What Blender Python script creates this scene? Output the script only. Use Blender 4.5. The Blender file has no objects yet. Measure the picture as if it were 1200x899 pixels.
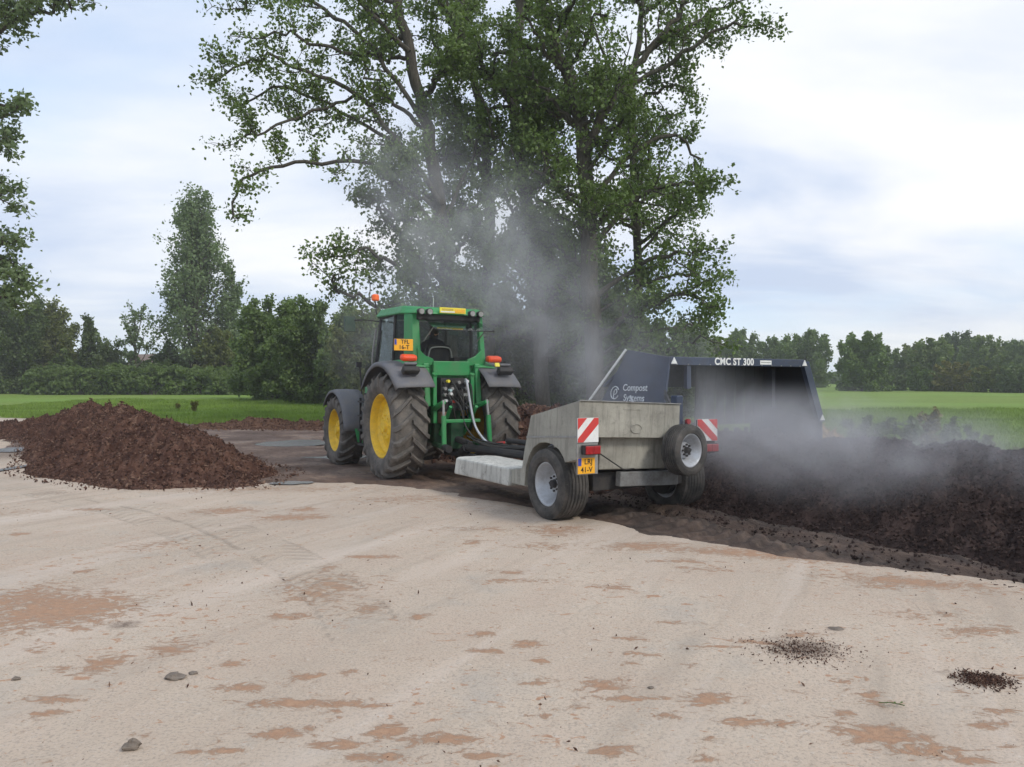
import bpy, math, random
import numpy as np
from mathutils import Vector, Matrix
random.seed(7); RS = np.random.RandomState(11)
PI = math.pi
S = bpy.context.scene
COL = S.collection
F, CX, CY, CH = 903.0, 600.0, 449.0, 1.7      # photo pixels: focal length, centre, horizon; camera height in metres

def U(px, py, D):                             # a photo pixel at depth D -> world point
    return np.array([(px-CX)/F*D, D, CH-(py-CY)/F*D])
def G(px, py):                                # a photo pixel on the ground
    D = CH*F/(py-CY); return np.array([(px-CX)/F*D, D])

# ------------------------------------------------------------------ numpy noise
def _h(ix, iy, iz, seed):
    n = (ix*374761393 + iy*668265263 + iz*2147483647 + seed*974634777) & 0xffffffff
    n = ((n ^ (n >> 13))*1274126177) & 0xffffffff
    n = ((n ^ (n >> 16))*2246822519) & 0xffffffff
    return ((n ^ (n >> 15)) & 0xffffff)/float(0xffffff)
def vnoise(x, y, z=0.0, seed=0):
    x = np.asarray(x, float); y = np.asarray(y, float)+0*x; z = np.asarray(z, float)+0*x
    ix, iy, iz = np.floor(x).astype(np.int64), np.floor(y).astype(np.int64), np.floor(z).astype(np.int64)
    fx, fy, fz = x-ix, y-iy, z-iz
    fx, fy, fz = fx*fx*(3-2*fx), fy*fy*(3-2*fy), fz*fz*(3-2*fz)
    r = 0
    for a in (0, 1):
        for b in (0, 1):
            for c in (0, 1):
                w = (fx if a else 1-fx)*(fy if b else 1-fy)*(fz if c else 1-fz)
                r = r+w*_h(ix+a, iy+b, iz+c, seed)
    return r*2-1
def fbm(x, y, z=0.0, seed=0, o=4, g=.5):
    r, a, f = 0, 1, 1
    for k in range(o):
        r = r+a*vnoise(x*f, y*f, z*f if not np.isscalar(z) else z, seed+k*17); a *= g; f *= 2.03
    return r
def sstep(v, a, b):
    t = np.clip((v-a)/(b-a), 0, 1); return t*t*(3-2*t)

# ------------------------------------------------------------------ materials
def rgb(c): return (c[0], c[1], c[2], 1)
MATS = {}
def nodes(name):
    m = bpy.data.materials.new(name); m.use_nodes = True
    nt = m.node_tree; return m, nt, nt.nodes['Principled BSDF'], nt.nodes['Material Output']
def N(nt, t, **kw):
    n = nt.nodes.new(t)
    for k, v in kw.items():
        if k.startswith('i_'): n.inputs[k[2:].replace('_', ' ')].default_value = v
        else: setattr(n, k, v)
    return n
def L(nt, a, b): nt.links.new(a, b)
def ramp(nt, src, stops):
    r = nt.nodes.new('ShaderNodeValToRGB'); e = r.color_ramp.elements
    while len(e) < len(stops): e.new(0.5)
    for k, (p, c) in enumerate(stops):
        e[k].position = p; e[k].color = (c, c, c, 1) if np.isscalar(c) else rgb(c)
    L(nt, src, r.inputs[0]); return r.outputs[0]
def mixc(nt, fac, a, b, mode='MIX'):
    m = nt.nodes.new('ShaderNodeMix'); m.data_type = 'RGBA'; m.blend_type = mode
    for k, v in ((0, fac), (6, a), (7, b)):
        if hasattr(v, 'is_output'): L(nt, v, m.inputs[k])
        elif k == 0: m.inputs[0].default_value = v
        else: m.inputs[k].default_value = rgb(v)
    return m.outputs[2]
def math_(nt, op, a, b=0.0):
    m = nt.nodes.new('ShaderNodeMath'); m.operation = op
    for i, v in enumerate((a, b)):
        if hasattr(v, 'is_output'): L(nt, v, m.inputs[i])
        else: m.inputs[i].default_value = v
    return m.outputs[0]
def noise(nt, scale, detail=4, rough=.55, vec=None, dist=0.0):
    n = N(nt, 'ShaderNodeTexNoise'); n.inputs['Scale'].default_value = scale
    n.inputs['Detail'].default_value = detail; n.inputs['Roughness'].default_value = rough; n.inputs['Distortion'].default_value = dist
    if vec is not None: L(nt, vec, n.inputs['Vector'])
    return n.outputs['Fac']
def objvec(nt, scale=None):
    t = N(nt, 'ShaderNodeTexCoord')
    if scale is None: return t.outputs['Object']
    m = N(nt, 'ShaderNodeMapping'); m.inputs['Scale'].default_value = scale
    L(nt, t.outputs['Object'], m.inputs['Vector']); return m.outputs[0]
def bump(nt, bs, h, strength=.3, dist=.02):
    b = N(nt, 'ShaderNodeBump'); b.inputs['Strength'].default_value = strength; b.inputs['Distance'].default_value = dist
    L(nt, h, b.inputs['Height']); L(nt, b.outputs[0], bs.inputs['Normal']); return b

def painted(name, col, dirt=(.16, .13, .1), amt=.35, rough=.45, metal=0.0, scale=6.0, bumpk=.08):
    if name in MATS: return MATS[name]
    m, nt, b, o = nodes(name); v = objvec(nt)
    n1 = noise(nt, scale, 6, .62, v); n2 = noise(nt, scale*7, 4, .6, v)
    f = ramp(nt, math_(nt, 'ADD', math_(nt, 'MULTIPLY', n1, .7), math_(nt, 'MULTIPLY', n2, .3)), [(.42, 0), (.66, amt)])
    c = mixc(nt, f, col, dirt); L(nt, c, b.inputs['Base Color'])
    b.inputs['Metallic'].default_value = metal
    L(nt, ramp(nt, n1, [(.3, rough), (.7, min(1, rough+.25))]), b.inputs['Roughness'])
    bump(nt, b, n2, bumpk, .01); MATS[name] = m; return m

def leafmat(name, a, b_, yellow=None):
    m, nt, b, o = nodes(name)
    at = N(nt, 'ShaderNodeAttribute', attribute_name='rnd')
    c = mixc(nt, at.outputs['Fac'], a, b_)
    n = noise(nt, .35, 3, .5, objvec(nt))
    c = mixc(nt, ramp(nt, n, [(.35, 0), (.7, .7)]), c, yellow or tuple(x*1.35 for x in b_))
    L(nt, c, b.inputs['Base Color']); b.inputs['Roughness'].default_value = .5
    b.inputs['Specular IOR Level'].default_value = .35
    tr = N(nt, 'ShaderNodeBsdfTranslucent'); 
    L(nt, mixc(nt, 1.0, c, (1.25, 1.35, .7), 'MULTIPLY'), tr.inputs['Color'])
    mx = N(nt, 'ShaderNodeMixShader'); mx.inputs[0].default_value = .3
    L(nt, b.outputs[0], mx.inputs[1]); L(nt, tr.outputs[0], mx.inputs[2]); L(nt, mx.outputs[0], o.inputs['Surface'])
    return m
LEAF = leafmat('poplar_leaf', (.066, .105, .026), (.125, .180, .050))
LEAF_GREY = leafmat('silver_leaf', (.085, .125, .055), (.145, .195, .090))
LEAF_DARK = leafmat('dark_leaf', (.045, .072, .022), (.085, .120, .036))
LEAF_OLIVE = leafmat('olive_leaf', (.085, .105, .028), (.14, .16, .045))
LEAF_FAR = leafmat('far_leaf', (.082, .118, .046), (.135, .175, .068))
LEAF_MID = leafmat('hedge_leaf', (.062, .100, .028), (.120, .170, .050))
LEAF_BRIGHT = leafmat('bright_leaf', (.085, .125, .040), (.145, .185, .06))
LEAF_OCHRE = leafmat('ochre_leaf', (.10, .10, .025), (.17, .15, .035))
GRASS_BLADE = leafmat('grass_blade', (.10, .165, .022), (.18, .26, .045))
def barkmat():
    m, nt, b, o = nodes('bark'); v = objvec(nt, (6, 6, 1.2))
    n = noise(nt, 2.2, 7, .7, v, .4)
    L(nt, ramp(nt, n, [(.3, (.028, .024, .018)), (.55, (.075, .065, .05)), (.75, (.13, .12, .095))]), b.inputs['Base Color'])
    b.inputs['Roughness'].default_value = .95; bump(nt, b, n, .8, .05); return m
BARK = barkmat()

def yardmat():
    m, nt, b, o = nodes('yard_surface'); v = objvec(nt)
    big = noise(nt, .22, 4, .55, v); mid = noise(nt, 1.3, 5, .6, v, .3)
    spk = noise(nt, 55, 3, .7, v); spk2 = noise(nt, 17, 4, .7, v)
    vor = N(nt, 'ShaderNodeTexVoronoi'); vor.inputs['Scale'].default_value = 38; L(nt, v, vor.inputs['Vector'])
    c = mixc(nt, ramp(nt, big, [(.35, 0), (.65, 1)]), (.44, .352, .27), (.54, .443, .345))
    c = mixc(nt, ramp(nt, mid, [(.4, 0), (.7, .35)]), c, (.47, .34, .255))
    c = mixc(nt, ramp(nt, mid, [(.28, .45), (.42, 0)]), c, (.35, .32, .28))
    c = mixc(nt, ramp(nt, spk, [(.36, .5), (.5, 0)]), c, (.22, .19, .16))
    c = mixc(nt, ramp(nt, spk2, [(.60, 0), (.72, .45)]), c, (.60, .56, .50))
    c = mixc(nt, ramp(nt, vor.outputs['Distance'], [(.06, .55), (.13, 0)]), c, (.62, .60, .55))
    # tyre-swept bands: slow streaks along the driving direction
    mp = N(nt, 'ShaderNodeMapping'); mp.inputs['Rotation'].default_value = (0, 0, math.radians(-65)); 
    L(nt, v, mp.inputs['Vector']); mp2 = N(nt, 'ShaderNodeMapping'); mp2.inputs['Scale'].default_value = (.28, 2.4, 1); L(nt, mp.outputs[0], mp2.inputs['Vector'])
    st = noise(nt, 1.2, 6, .6, mp2.outputs[0], .2)
    c = mixc(nt, ramp(nt, st, [(.52, 0), (.72, .6)]), c, (.33, .27, .21))
    st2 = noise(nt, .5, 5, .6, mp2.outputs[0], .4); c = mixc(nt, ramp(nt, st2, [(.50, 0), (.68, .5)]), c, (.62, .53, .45))
    # reddish-brown dirt smears, ragged and broken up
    a1 = N(nt, 'ShaderNodeAttribute', attribute_name='stain'); a2 = N(nt, 'ShaderNodeAttribute', attribute_name='dark')
    mp3 = N(nt, 'ShaderNodeMapping'); mp3.inputs['Scale'].default_value = (1.5, 2.3, 1); mp3.inputs['Rotation'].default_value = (0, 0, .15); L(nt, v, mp3.inputs['Vector'])
    sn = noise(nt, 4.6, 10, .74, mp3.outputs[0], 1.5); sb = noise(nt, 24, 5, .75, v)
    sm = math_(nt, 'ADD', math_(nt, 'ADD', math_(nt, 'MULTIPLY', sn, .8), math_(nt, 'MULTIPLY', sb, .2)), math_(nt, 'MULTIPLY', a1.outputs['Fac'], .23))
    sf = ramp(nt, sm, [(.61, 0), (.635, .65), (.71, 1)])
    sc = mixc(nt, ramp(nt, sb, [(.35, 0), (.65, 1)]), (.30, .135, .062), (.42, .23, .125))
    c = mixc(nt, sf, c, sc)
    mini = noise(nt, 5.5, 6, .68, mp3.outputs[0], .8); mini2 = noise(nt, .45, 3, .5, v)
    c = mixc(nt, ramp(nt, math_(nt, 'ADD', math_(nt, 'MULTIPLY', mini, .85), math_(nt, 'MULTIPLY', mini2, .25)), [(.645, 0), (.68, .75)]), c, sc)
    halo = ramp(nt, sm, [(.54, 0), (.64, .4)]); c = mixc(nt, halo, c, (.40, .285, .20))
    dm = math_(nt, 'ADD', math_(nt, 'ADD', math_(nt, 'MULTIPLY', sn, .35), math_(nt, 'MULTIPLY', sb, .45)), math_(nt, 'MULTIPLY', a2.outputs['Fac'], .42))
    df = ramp(nt, dm, [(.56, 0), (.80, .85)])
    c = mixc(nt, df, c, (.13, .09, .065))
    tm = N(nt, 'ShaderNodeAttribute', attribute_name='track'); tl = N(nt, 'ShaderNodeAttribute', attribute_name='trackl')
    tw = math_(nt, 'ADD', math_(nt, 'MULTIPLY', math_(nt, 'SINE', tl.outputs['Fac']), .5), .5)
    tn = ramp(nt, noise(nt, 1.7, 5, .65, v), [(.44, 0), (.60, 1)])
    tk = math_(nt, 'MULTIPLY', math_(nt, 'MULTIPLY', ramp(nt, tw, [(.5, 0), (.72, 1)]), tm.outputs['Fac']), tn)
    c = mixc(nt, math_(nt, 'MULTIPLY', tm.outputs['Fac'], .12), c, (.33, .27, .20)); c = mixc(nt, math_(nt, 'MULTIPLY', tk, .28), c, (.25, .20, .15))
    L(nt, c, b.inputs['Base Color']); b.inputs['Roughness'].default_value = .93
    hh = math_(nt, 'ADD', math_(nt, 'MULTIPLY', spk, .5), math_(nt, 'ADD', math_(nt, 'MULTIPLY', spk2, .7), math_(nt, 'SUBTRACT', math_(nt, 'MULTIPLY', sf, .8), math_(nt, 'MULTIPLY', tk, 1.1))))
    bump(nt, b, hh, .55, .02); return m
YAW_ = math.radians(30)
def mudmat():
    m, nt, b, o = nodes('mud'); v = objvec(nt)
    n = noise(nt, .55, 5, .6, v, .3); mpm = N(nt, 'ShaderNodeMapping'); mpm.inputs['Rotation'].default_value = (0, 0, -YAW_); mpm2 = N(nt, 'ShaderNodeMapping'); mpm2.inputs['Scale'].default_value = (2.2, .7, 1); L(nt, v, mpm.inputs['Vector']); L(nt, mpm.outputs[0], mpm2.inputs['Vector'])
    n2 = noise(nt, 4, 8, .72, mpm2.outputs[0], .3); at = N(nt, 'ShaderNodeAttribute', attribute_name='tone')
    c1 = ramp(nt, n, [(.3, (.085, .052, .036)), (.5, (.16, .10, .07)), (.62, (.27, .185, .13)), (.75, (.14, .115, .10))])
    c2 = ramp(nt, n2, [(.3, (.016, .011, .009)), (.5, (.045, .031, .024)), (.72, (.15, .11, .08))])
    c = mixc(nt, at.outputs['Fac'], c1, c2)
    c = mixc(nt, ramp(nt, n2, [(.35, .55), (.55, 0)]), c, (.035, .022, .016))
    L(nt, c, b.inputs['Base Color'])
    L(nt, ramp(nt, n, [(.35, .9), (.62, .7), (.75, .38)]), b.inputs['Roughness'])
    bump(nt, b, n2, 1.0, .07); return m
def grassmat():
    m, nt, b, o = nodes('field_grass'); v = objvec(nt)
    n = noise(nt, .12, 5, .6, v); n2 = noise(nt, 2.5, 6, .75, v); n3 = noise(nt, .03, 3, .5, objvec(nt, (1, 3, 1)))
    c = ramp(nt, n2, [(.3, (.085, .135, .018)), (.5, (.145, .22, .032)), (.72, (.22, .295, .06))])
    c = mixc(nt, ramp(nt, n, [(.4, 0), (.75, .6)]), c, (.22, .26, .07))
    c = mixc(nt, ramp(nt, n3, [(.45, 0), (.6, .5)]), c, (.17, .29, .05))
    L(nt, c, b.inputs['Base Color']); b.inputs['Roughness'].default_value = .9; b.inputs['Specular IOR Level'].default_value = .2
    bump(nt, b, n2, .8, .15); return m
def compostmat(name, stops, sheen=.85):
    m, nt, b, o = nodes(name); v = objvec(nt); at = N(nt, 'ShaderNodeAttribute', attribute_name='rnd')
    n = noise(nt, 14, 6, .75, v); n2 = noise(nt, 1.2, 4, .6, v)
    f = math_(nt, 'ADD', math_(nt, 'MULTIPLY', n, .45), math_(nt, 'ADD', math_(nt, 'MULTIPLY', at.outputs['Fac'], .4), math_(nt, 'MULTIPLY', n2, .25)))
    L(nt, ramp(nt, f, stops), b.inputs['Base Color']); b.inputs['Roughness'].default_value = sheen; b.inputs['Specular IOR Level'].default_value = .2
    bump(nt, b, n, .8, .04); return m
M_YARD, M_MUD, M_GRASS = yardmat(), mudmat(), grassmat()
M_BROWN = compostmat('brown_compost', [(.3, (.022, .011, .008)), (.48, (.060, .029, .021)), (.64, (.12, .063, .044)), (.82, (.26, .17, .12))])
M_BLACK = compostmat('black_compost', [(.3, (.013, .008, .007)), (.52, (.034, .021, .018)), (.72, (.070, .045, .038)), (.9, (.15, .105, .09))])
M_RED = compostmat('red_earth', [(.3, (.05, .025, .017)), (.55, (.11, .06, .042)), (.8, (.2, .125, .085))])
M_STRAW = compostmat('straw', [(.3, (.24, .15, .05)), (.6, (.42, .28, .10)), (.85, (.5, .38, .18))])
def watermat():
    m, nt, b, o = nodes('puddle_water'); v = objvec(nt)
    b.inputs['Base Color'].default_value = (.13, .12, .11, 1); b.inputs['Roughness'].default_value = .25
    b.inputs['Specular IOR Level'].default_value = .6
    bump(nt, b, noise(nt, 9, 3, .5, v), .05, .01); return m
M_WATER = watermat()
def concretemat(name, base=(.35, .335, .285)):
    m, nt, b, o = nodes(name); v = objvec(nt)
    n = noise(nt, 1.8, 7, .65, v, .2); n2 = noise(nt, 26, 5, .7, v); dr = noise(nt, 3.5, 6, .7, objvec(nt, (4, 4, .5)))
    c = mixc(nt, ramp(nt, n, [(.35, 0), (.7, 1)]), tuple(x*.72 for x in base), tuple(x*1.15 for x in base))
    c = mixc(nt, ramp(nt, dr, [(.50, 0), (.70, .6)]), c, (.12, .11, .095))
    pt = noise(nt, 5.5, 6, .7, v, .6); c = mixc(nt, ramp(nt, pt, [(.56, 0), (.64, .5)]), c, (.17, .16, .14))
    c = mixc(nt, ramp(nt, n2, [(.62, 0), (.72, .7)]), c, (.08, .07, .06))
    c = mixc(nt, ramp(nt, n2, [(.25, .35), (.38, 0)]), c, (.42, .40, .35))
    L(nt, c, b.inputs['Base Color']); b.inputs['Roughness'].default_value = .9
    bump(nt, b, n2, .35, .015); return m
M_CONC = concretemat('concrete'); M_CONC2 = concretemat('pale_concrete', (.56, .55, .50))
def rubbermat():
    m, nt, b, o = nodes('tyre_rubber'); v = objvec(nt)
    n = noise(nt, 5, 6, .65, v); n2 = noise(nt, 40, 3, .6, v)
    c = mixc(nt, ramp(nt, n, [(.38, 0), (.68, .8)]), (.030, .029, .028), (.125, .112, .098))
    c = mixc(nt, ramp(nt, n2, [(.6, 0), (.75, .4)]), c, (.15, .13, .11))
    L(nt, c, b.inputs['Base Color']); b.inputs['Roughness'].default_value = .85; bump(nt, b, n2, .3, .01); return m
M_RUBBER = rubbermat()
M_RUBBER2 = painted('muddy_tractor_rubber', (.085, .078, .070), (.19, .165, .14), .9, .85)
M_GREEN = painted('tractor_green', (.022, .25, .07), (.15, .13, .09), .35, .34, 0, 5)
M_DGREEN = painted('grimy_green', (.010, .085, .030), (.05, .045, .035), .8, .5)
M_YELLOW = painted('wheel_yellow', (.86, .56, .03), (.32, .22, .09), .4, .4, 0, 9)
M_GREY = painted('grey_plastic', (.12, .122, .135), (.20, .18, .155), .6, .55)
M_DARK = painted('black_metal', (.018, .018, .020), (.07, .06, .05), .6, .6)
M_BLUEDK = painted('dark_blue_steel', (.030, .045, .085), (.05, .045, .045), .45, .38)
M_BLUEIN = painted('inner_blue_steel', (.014, .017, .027), (.03, .026, .024), .7, .8)  # darker blue for the hood's right wall and inner rail
M_SILVER = painted('silver_rim', (.50, .52, .55), (.22, .2, .18), .5, .38, .35)
M_STEEL = painted('galvanised_steel', (.33, .33, .32), (.15, .13, .11), .6, .5, .4)
M_WHITE = painted('white_paint', (.76, .76, .74), (.4, .37, .32), .3, .45)
M_REDP = painted('red_reflective', (.58, .035, .03), (.3, .1, .08), .3, .4)
M_REDL = painted('red_lens', (.34, .012, .015), (.1, .02, .02), .3, .2)
M_ORANGE = painted('orange_lens', (.85, .085, .02), (.6, .08, .03), .2, .22)
M_AMBER = painted('amber_beacon', (.95, .14, .01), (.6, .12, .03), .2, .2)
M_PLATE = painted('yellow_plate', (.88, .42, .015), (.5, .28, .05), .2, .4)
M_PLBLUE = painted('plate_blue', (.03, .06, .35), amt=.1)
M_INK = painted('black_ink', (.012, .012, .012), amt=.1)
M_SIGNY = painted('sign_yellow', (.80, .68, .05), (.5, .45, .15), .2, .4)
M_HOSE = painted('hose_rubber', (.02, .02, .02), amt=.2, rough=.4)
M_SEAT = painted('seat_fabric', (.018, .018, .022), amt=.2, rough=.9)
M_SKIN = painted('skin', (.46, .25, .17), (.4, .2, .14), .2, .5)
M_HAIR = painted('hair', (.035, .025, .018), amt=.1, rough=.6)
M_JACKET = painted('dark_jacket', (.022, .022, .035), amt=.2, rough=.9)
def glassmat(gk=1.0):
    m, nt, b, o = nodes('tinted_glass')
    t = N(nt, 'ShaderNodeBsdfTransparent'); t.inputs[0].default_value = (.42, .47, .45, 1)
    g = N(nt, 'ShaderNodeBsdfGlossy'); g.inputs['Roughness'].default_value = .05; g.inputs[0].default_value = (.9, .95, .95, 1)
    fr = N(nt, 'ShaderNodeFresnel'); fr.inputs[0].default_value = 1.5
    f = math_(nt, 'ADD', math_(nt, 'MULTIPLY', fr.outputs[0], 1.1*gk), .05*gk)
    mx = N(nt, 'ShaderNodeMixShader'); L(nt, f, mx.inputs[0]); L(nt, t.outputs[0], mx.inputs[1]); L(nt, g.outputs[0], mx.inputs[2])
    L(nt, mx.outputs[0], o.inputs['Surface']); return m
M_GLASS = glassmat(); M_GLASS2 = glassmat(.12)

# ------------------------------------------------------------------ mesh helpers
def link(o, parent=None):
    COL.objects.link(o)
    if parent is not None: o.parent = parent
    return o
def tag(o, label=None, cat=None, group=None, kind=None):
    for k, v in (('label', label), ('category', cat), ('group', group), ('kind', kind)):
        if v: o[k] = v
    return o
def empty(name, loc=(0, 0, 0), rz=0.0, parent=None):
    o = bpy.data.objects.new(name, None); o.location = loc; o.rotation_euler = (0, 0, rz); o.empty_display_size = .2
    return link(o, parent)
def npmesh(name, V, Fc, mat, parent=None, smooth=False, attrs=None, mats=None, midx=None):
    V = np.asarray(V, np.float32); Fc = np.asarray(Fc, np.int32); k = Fc.shape[1]
    me = bpy.data.meshes.new(name); me.vertices.add(len(V)); me.vertices.foreach_set('co', V.ravel())
    me.loops.add(Fc.size); me.loops.foreach_set('vertex_index', Fc.ravel())
    me.polygons.add(len(Fc)); me.polygons.foreach_set('loop_start', np.arange(len(Fc), dtype=np.int32)*k)
    try: me.polygons.foreach_set('loop_total', np.full(len(Fc), k, np.int32))
    except Exception: pass
    me.polygons.foreach_set('use_smooth', np.full(len(Fc), smooth, bool))
    for mm in (mats or [mat]): me.materials.append(mm)
    if midx is not None: me.polygons.foreach_set('material_index', np.asarray(midx, np.int32))
    for an, av in (attrs or {}).items():
        a = me.attributes.new(an, 'FLOAT', 'POINT'); a.data.foreach_set('value', np.asarray(av, np.float32))
    me.update(calc_edges=True); me.validate()
    o = bpy.data.objects.new(name, me); return link(o, parent)

class MB:
    """collects shapes into one mesh"""
    def __init__(s): s.v = []; s.f = []; s.m = []; s.mats = []
    def mi(s, mat):
        if mat not in s.mats: s.mats.append(mat)
        return s.mats.index(mat)
    def add(s, vs, fs, mat):
        n = len(s.v); i = s.mi(mat); s.v += [tuple(float(c) for c in v) for v in vs]
        s.f += [tuple(n+k for k in f) for f in fs]; s.m += [i]*len(fs); return s
    def box(s, lo, hi, mat, rot=None, taper=None):
        (a, b, c), (d, e, f) = lo, hi
        vs = [(a, b, c), (d, b, c), (d, e, c), (a, e, c), (a, b, f), (d, b, f), (d, e, f), (a, e, f)]
        if rot is not None:
            ctr = Vector(((a+d)/2, (b+e)/2, (c+f)/2)); vs = [ctr+rot@(Vector(v)-ctr) for v in vs]
        return s.add(vs, [(0, 3, 2, 1), (4, 5, 6, 7), (0, 1, 5, 4), (1, 2, 6, 5), (2, 3, 7, 6), (3, 0, 4, 7)], mat)
    def hexa(s, bot, top, mat):
        n = len(bot)
        return s.add(list(bot)+list(top), [tuple(range(n-1, -1, -1)), tuple(range(n, 2*n))]+[(i, (i+1) % n, n+(i+1) % n, n+i) for i in range(n)], mat)
    def prism(s, poly, axis, a, b, mat):
        def P3(p, t): return {'x': (t, p[0], p[1]), 'y': (p[0], t, p[1]), 'z': (p[0], p[1], t)}[axis]
        return s.hexa([P3(p, a) for p in poly], [P3(p, b) for p in poly], mat)
    def cyl(s, p0, p1, r0, mat, r1=None, n=14, caps=True):
        r1 = r0 if r1 is None else r1; p0, p1 = Vector(p0), Vector(p1); d = (p1-p0).normalized()
        u = d.orthogonal().normalized(); w = d.cross(u)
        A = [p0+(u*math.cos(t)+w*math.sin(t))*r0 for t in [2*PI*k/n for k in range(n)]]
        B = [p1+(u*math.cos(t)+w*math.sin(t))*r1 for t in [2*PI*k/n for k in range(n)]]
        fs = [(i, (i+1) % n, n+(i+1) % n, n+i) for i in range(n)]
        if caps: fs += [tuple(range(n-1, -1, -1)), tuple(range(n, 2*n))]
        return s.add(A+B, fs, mat)
    def tube(s, pts, r, mat, n=8, rs=None):
        pts = [Vector(p) for p in pts]
        if len(pts) > 2:                                    # smooth the path
            q = []
            for i in range(len(pts)-1):
                p0, p1, p2, p3 = pts[max(i-1, 0)], pts[i], pts[i+1], pts[min(i+2, len(pts)-1)]
                for t in (0, .25, .5, .75):
                    q.append(.5*((2*p1)+(p2-p0)*t+(2*p0-5*p1+4*p2-p3)*t*t+(3*p1-p0-3*p2+p3)*t**3))
            q.append(pts[-1]); pts = q
        vs, fs = [], []; u = None
        for i, p in enumerate(pts):
            d = (pts[min(i+1, len(pts)-1)]-pts[max(i-1, 0)]).normalized()
            u = d.orthogonal().normalized() if u is None else (u-d*u.dot(d)).normalized()
            w = d.cross(u); rr = r
            for k in range(n): vs.append(p+(u*math.cos(2*PI*k/n)+w*math.sin(2*PI*k/n))*rr)
        for i in range(len(pts)-1):
            for k in range(n): fs.append((i*n+k, i*n+(k+1) % n, (i+1)*n+(k+1) % n, (i+1)*n+k))
        fs += [tuple(range(n-1, -1, -1)), tuple(range((len(pts)-1)*n, len(pts)*n))]
        return s.add(vs, fs, mat)
    def lathe(s, prof, mat, n=48, c=(0, 0, 0), closed=True):     # profile (x, r) about the x axis
        vs, fs = [], []; m = len(prof)
        for k in range(n):
            t = 2*PI*k/n
            for (x, r) in prof: vs.append((c[0]+x, c[1]+r*math.cos(t), c[2]+r*math.sin(t)))
        for k in range(n):
            for j in range(m if closed else m-1):
                a, b = k*m+j, k*m+(j+1) % m; k2 = (k+1) % n
                fs.append((a, b, k2*m+(j+1) % m, k2*m+j))
        return s.add(vs, fs, mat)
    def build(s, name, parent=None, bevel=0, smooth=False, solid=0, loc=None, sub=0):
        me = bpy.data.meshes.new(name); me.from_pydata(s.v, [], s.f)
        for m in s.mats: me.materials.append(m)
        me.polygons.foreach_set('material_index', s.m)
        me.polygons.foreach_set('use_smooth', [smooth]*len(s.f)); me.update()
        o = bpy.data.objects.new(name, me); link(o, parent)
        import bmesh
        bm = bmesh.new(); bm.from_mesh(me); bmesh.ops.recalc_face_normals(bm, faces=bm.faces); bm.to_mesh(me); bm.free()
        if loc is not None: o.location = loc
        if solid: md = o.modifiers.new('t', 'SOLIDIFY'); md.thickness = solid; md.offset = 0
        if bevel:
            md = o.modifiers.new('b', 'BEVEL'); md.width = bevel; md.segments = 2; md.limit_method = 'ANGLE'; md.angle_limit = math.radians(40)
        if sub: md = o.modifiers.new('s', 'SUBSURF'); md.levels = sub; md.render_levels = sub
        return o
def text(name, s, size, M, mat, parent, depth=.003, bold=0.0):
    cu = bpy.data.curves.new(name, 'FONT'); cu.body = s; cu.size = size; cu.align_x = 'CENTER'; cu.align_y = 'CENTER'
    cu.extrude = depth; cu.offset = bold; cu.space_character = 1.0+bold*14
    t = bpy.data.objects.new(name, cu); COL.objects.link(t); bpy.context.view_layer.update()
    me = bpy.data.meshes.new_from_object(t); bpy.data.objects.remove(t)
    me.materials.clear(); me.materials.append(mat); me.transform(M)
    return link(bpy.data.objects.new(name, me), parent)
def face_back(x, y, z, rz=0.0, tilt=0.0, sx=1.0):      # a text plane whose front faces local -y
    return Matrix.Translation((x, y, z))@Matrix.Rotation(rz, 4, 'Z')@Matrix.Rotation(PI/2+tilt, 4, 'X')@Matrix.Diagonal((sx, 1, 1, 1))

# ------------------------------------------------------------------ camera, light, sky
cam = bpy.data.cameras.new('camera'); cam.sensor_width = 36; cam.lens = F/1200*36; cam.clip_end = 3000; cam.clip_start = .1
co = bpy.data.objects.new('camera', cam); co.location = (0, 0, CH); co.rotation_euler = (math.radians(90), 0, 0); COL.objects.link(co); S.camera = co
SUN_AZ, SUN_EL = math.radians(128), math.radians(42)     # azimuth clockwise from +Y: behind and right of the camera
sd = Vector((math.sin(SUN_AZ)*math.cos(SUN_EL), math.cos(SUN_AZ)*math.cos(SUN_EL), math.sin(SUN_EL)))
sl = bpy.data.lights.new('sun', 'SUN'); sl.energy = 1.3; sl.angle = math.radians(14); sl.color = (1, .945, .86)
so = bpy.data.objects.new('sun', sl); so.rotation_euler = (-sd).to_track_quat('-Z', 'Y').to_euler(); so.location = (10, -10, 30); COL.objects.link(so)
w = bpy.data.worlds.new('World'); S.world = w; w.use_nodes = True; nt = w.node_tree
bg = nt.nodes['Background']; bg.inputs['Strength'].default_value = .1
sky = N(nt, 'ShaderNodeTexSky', sky_type='NISHITA', sun_disc=False); sky.sun_elevation = SUN_EL; sky.sun_rotation = SUN_AZ
tc = N(nt, 'ShaderNodeTexCoord'); sep = N(nt, 'ShaderNodeSeparateXYZ'); L(nt, tc.outputs['Generated'], sep.inputs[0])
den = math_(nt, 'ADD', math_(nt, 'ABSOLUTE', sep.outputs[2]), .16)
cmb = N(nt, 'ShaderNodeCombineXYZ'); L(nt, math_(nt, 'DIVIDE', sep.outputs[0], den), cmb.inputs[0]); L(nt, math_(nt, 'DIVIDE', sep.outputs[1], den), cmb.inputs[1])
cmap = N(nt, 'ShaderNodeMapping'); cmap.inputs['Scale'].default_value = (.62, .95, 1); cmap.inputs['Location'].default_value = (1.9, .35, 0); L(nt, cmb.outputs[0], cmap.inputs['Vector'])
c1 = noise(nt, 1.0, 7, .56, cmap.outputs[0], .35); c2 = noise(nt, .33, 4, .5, cmap.outputs[0], .2)
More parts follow.
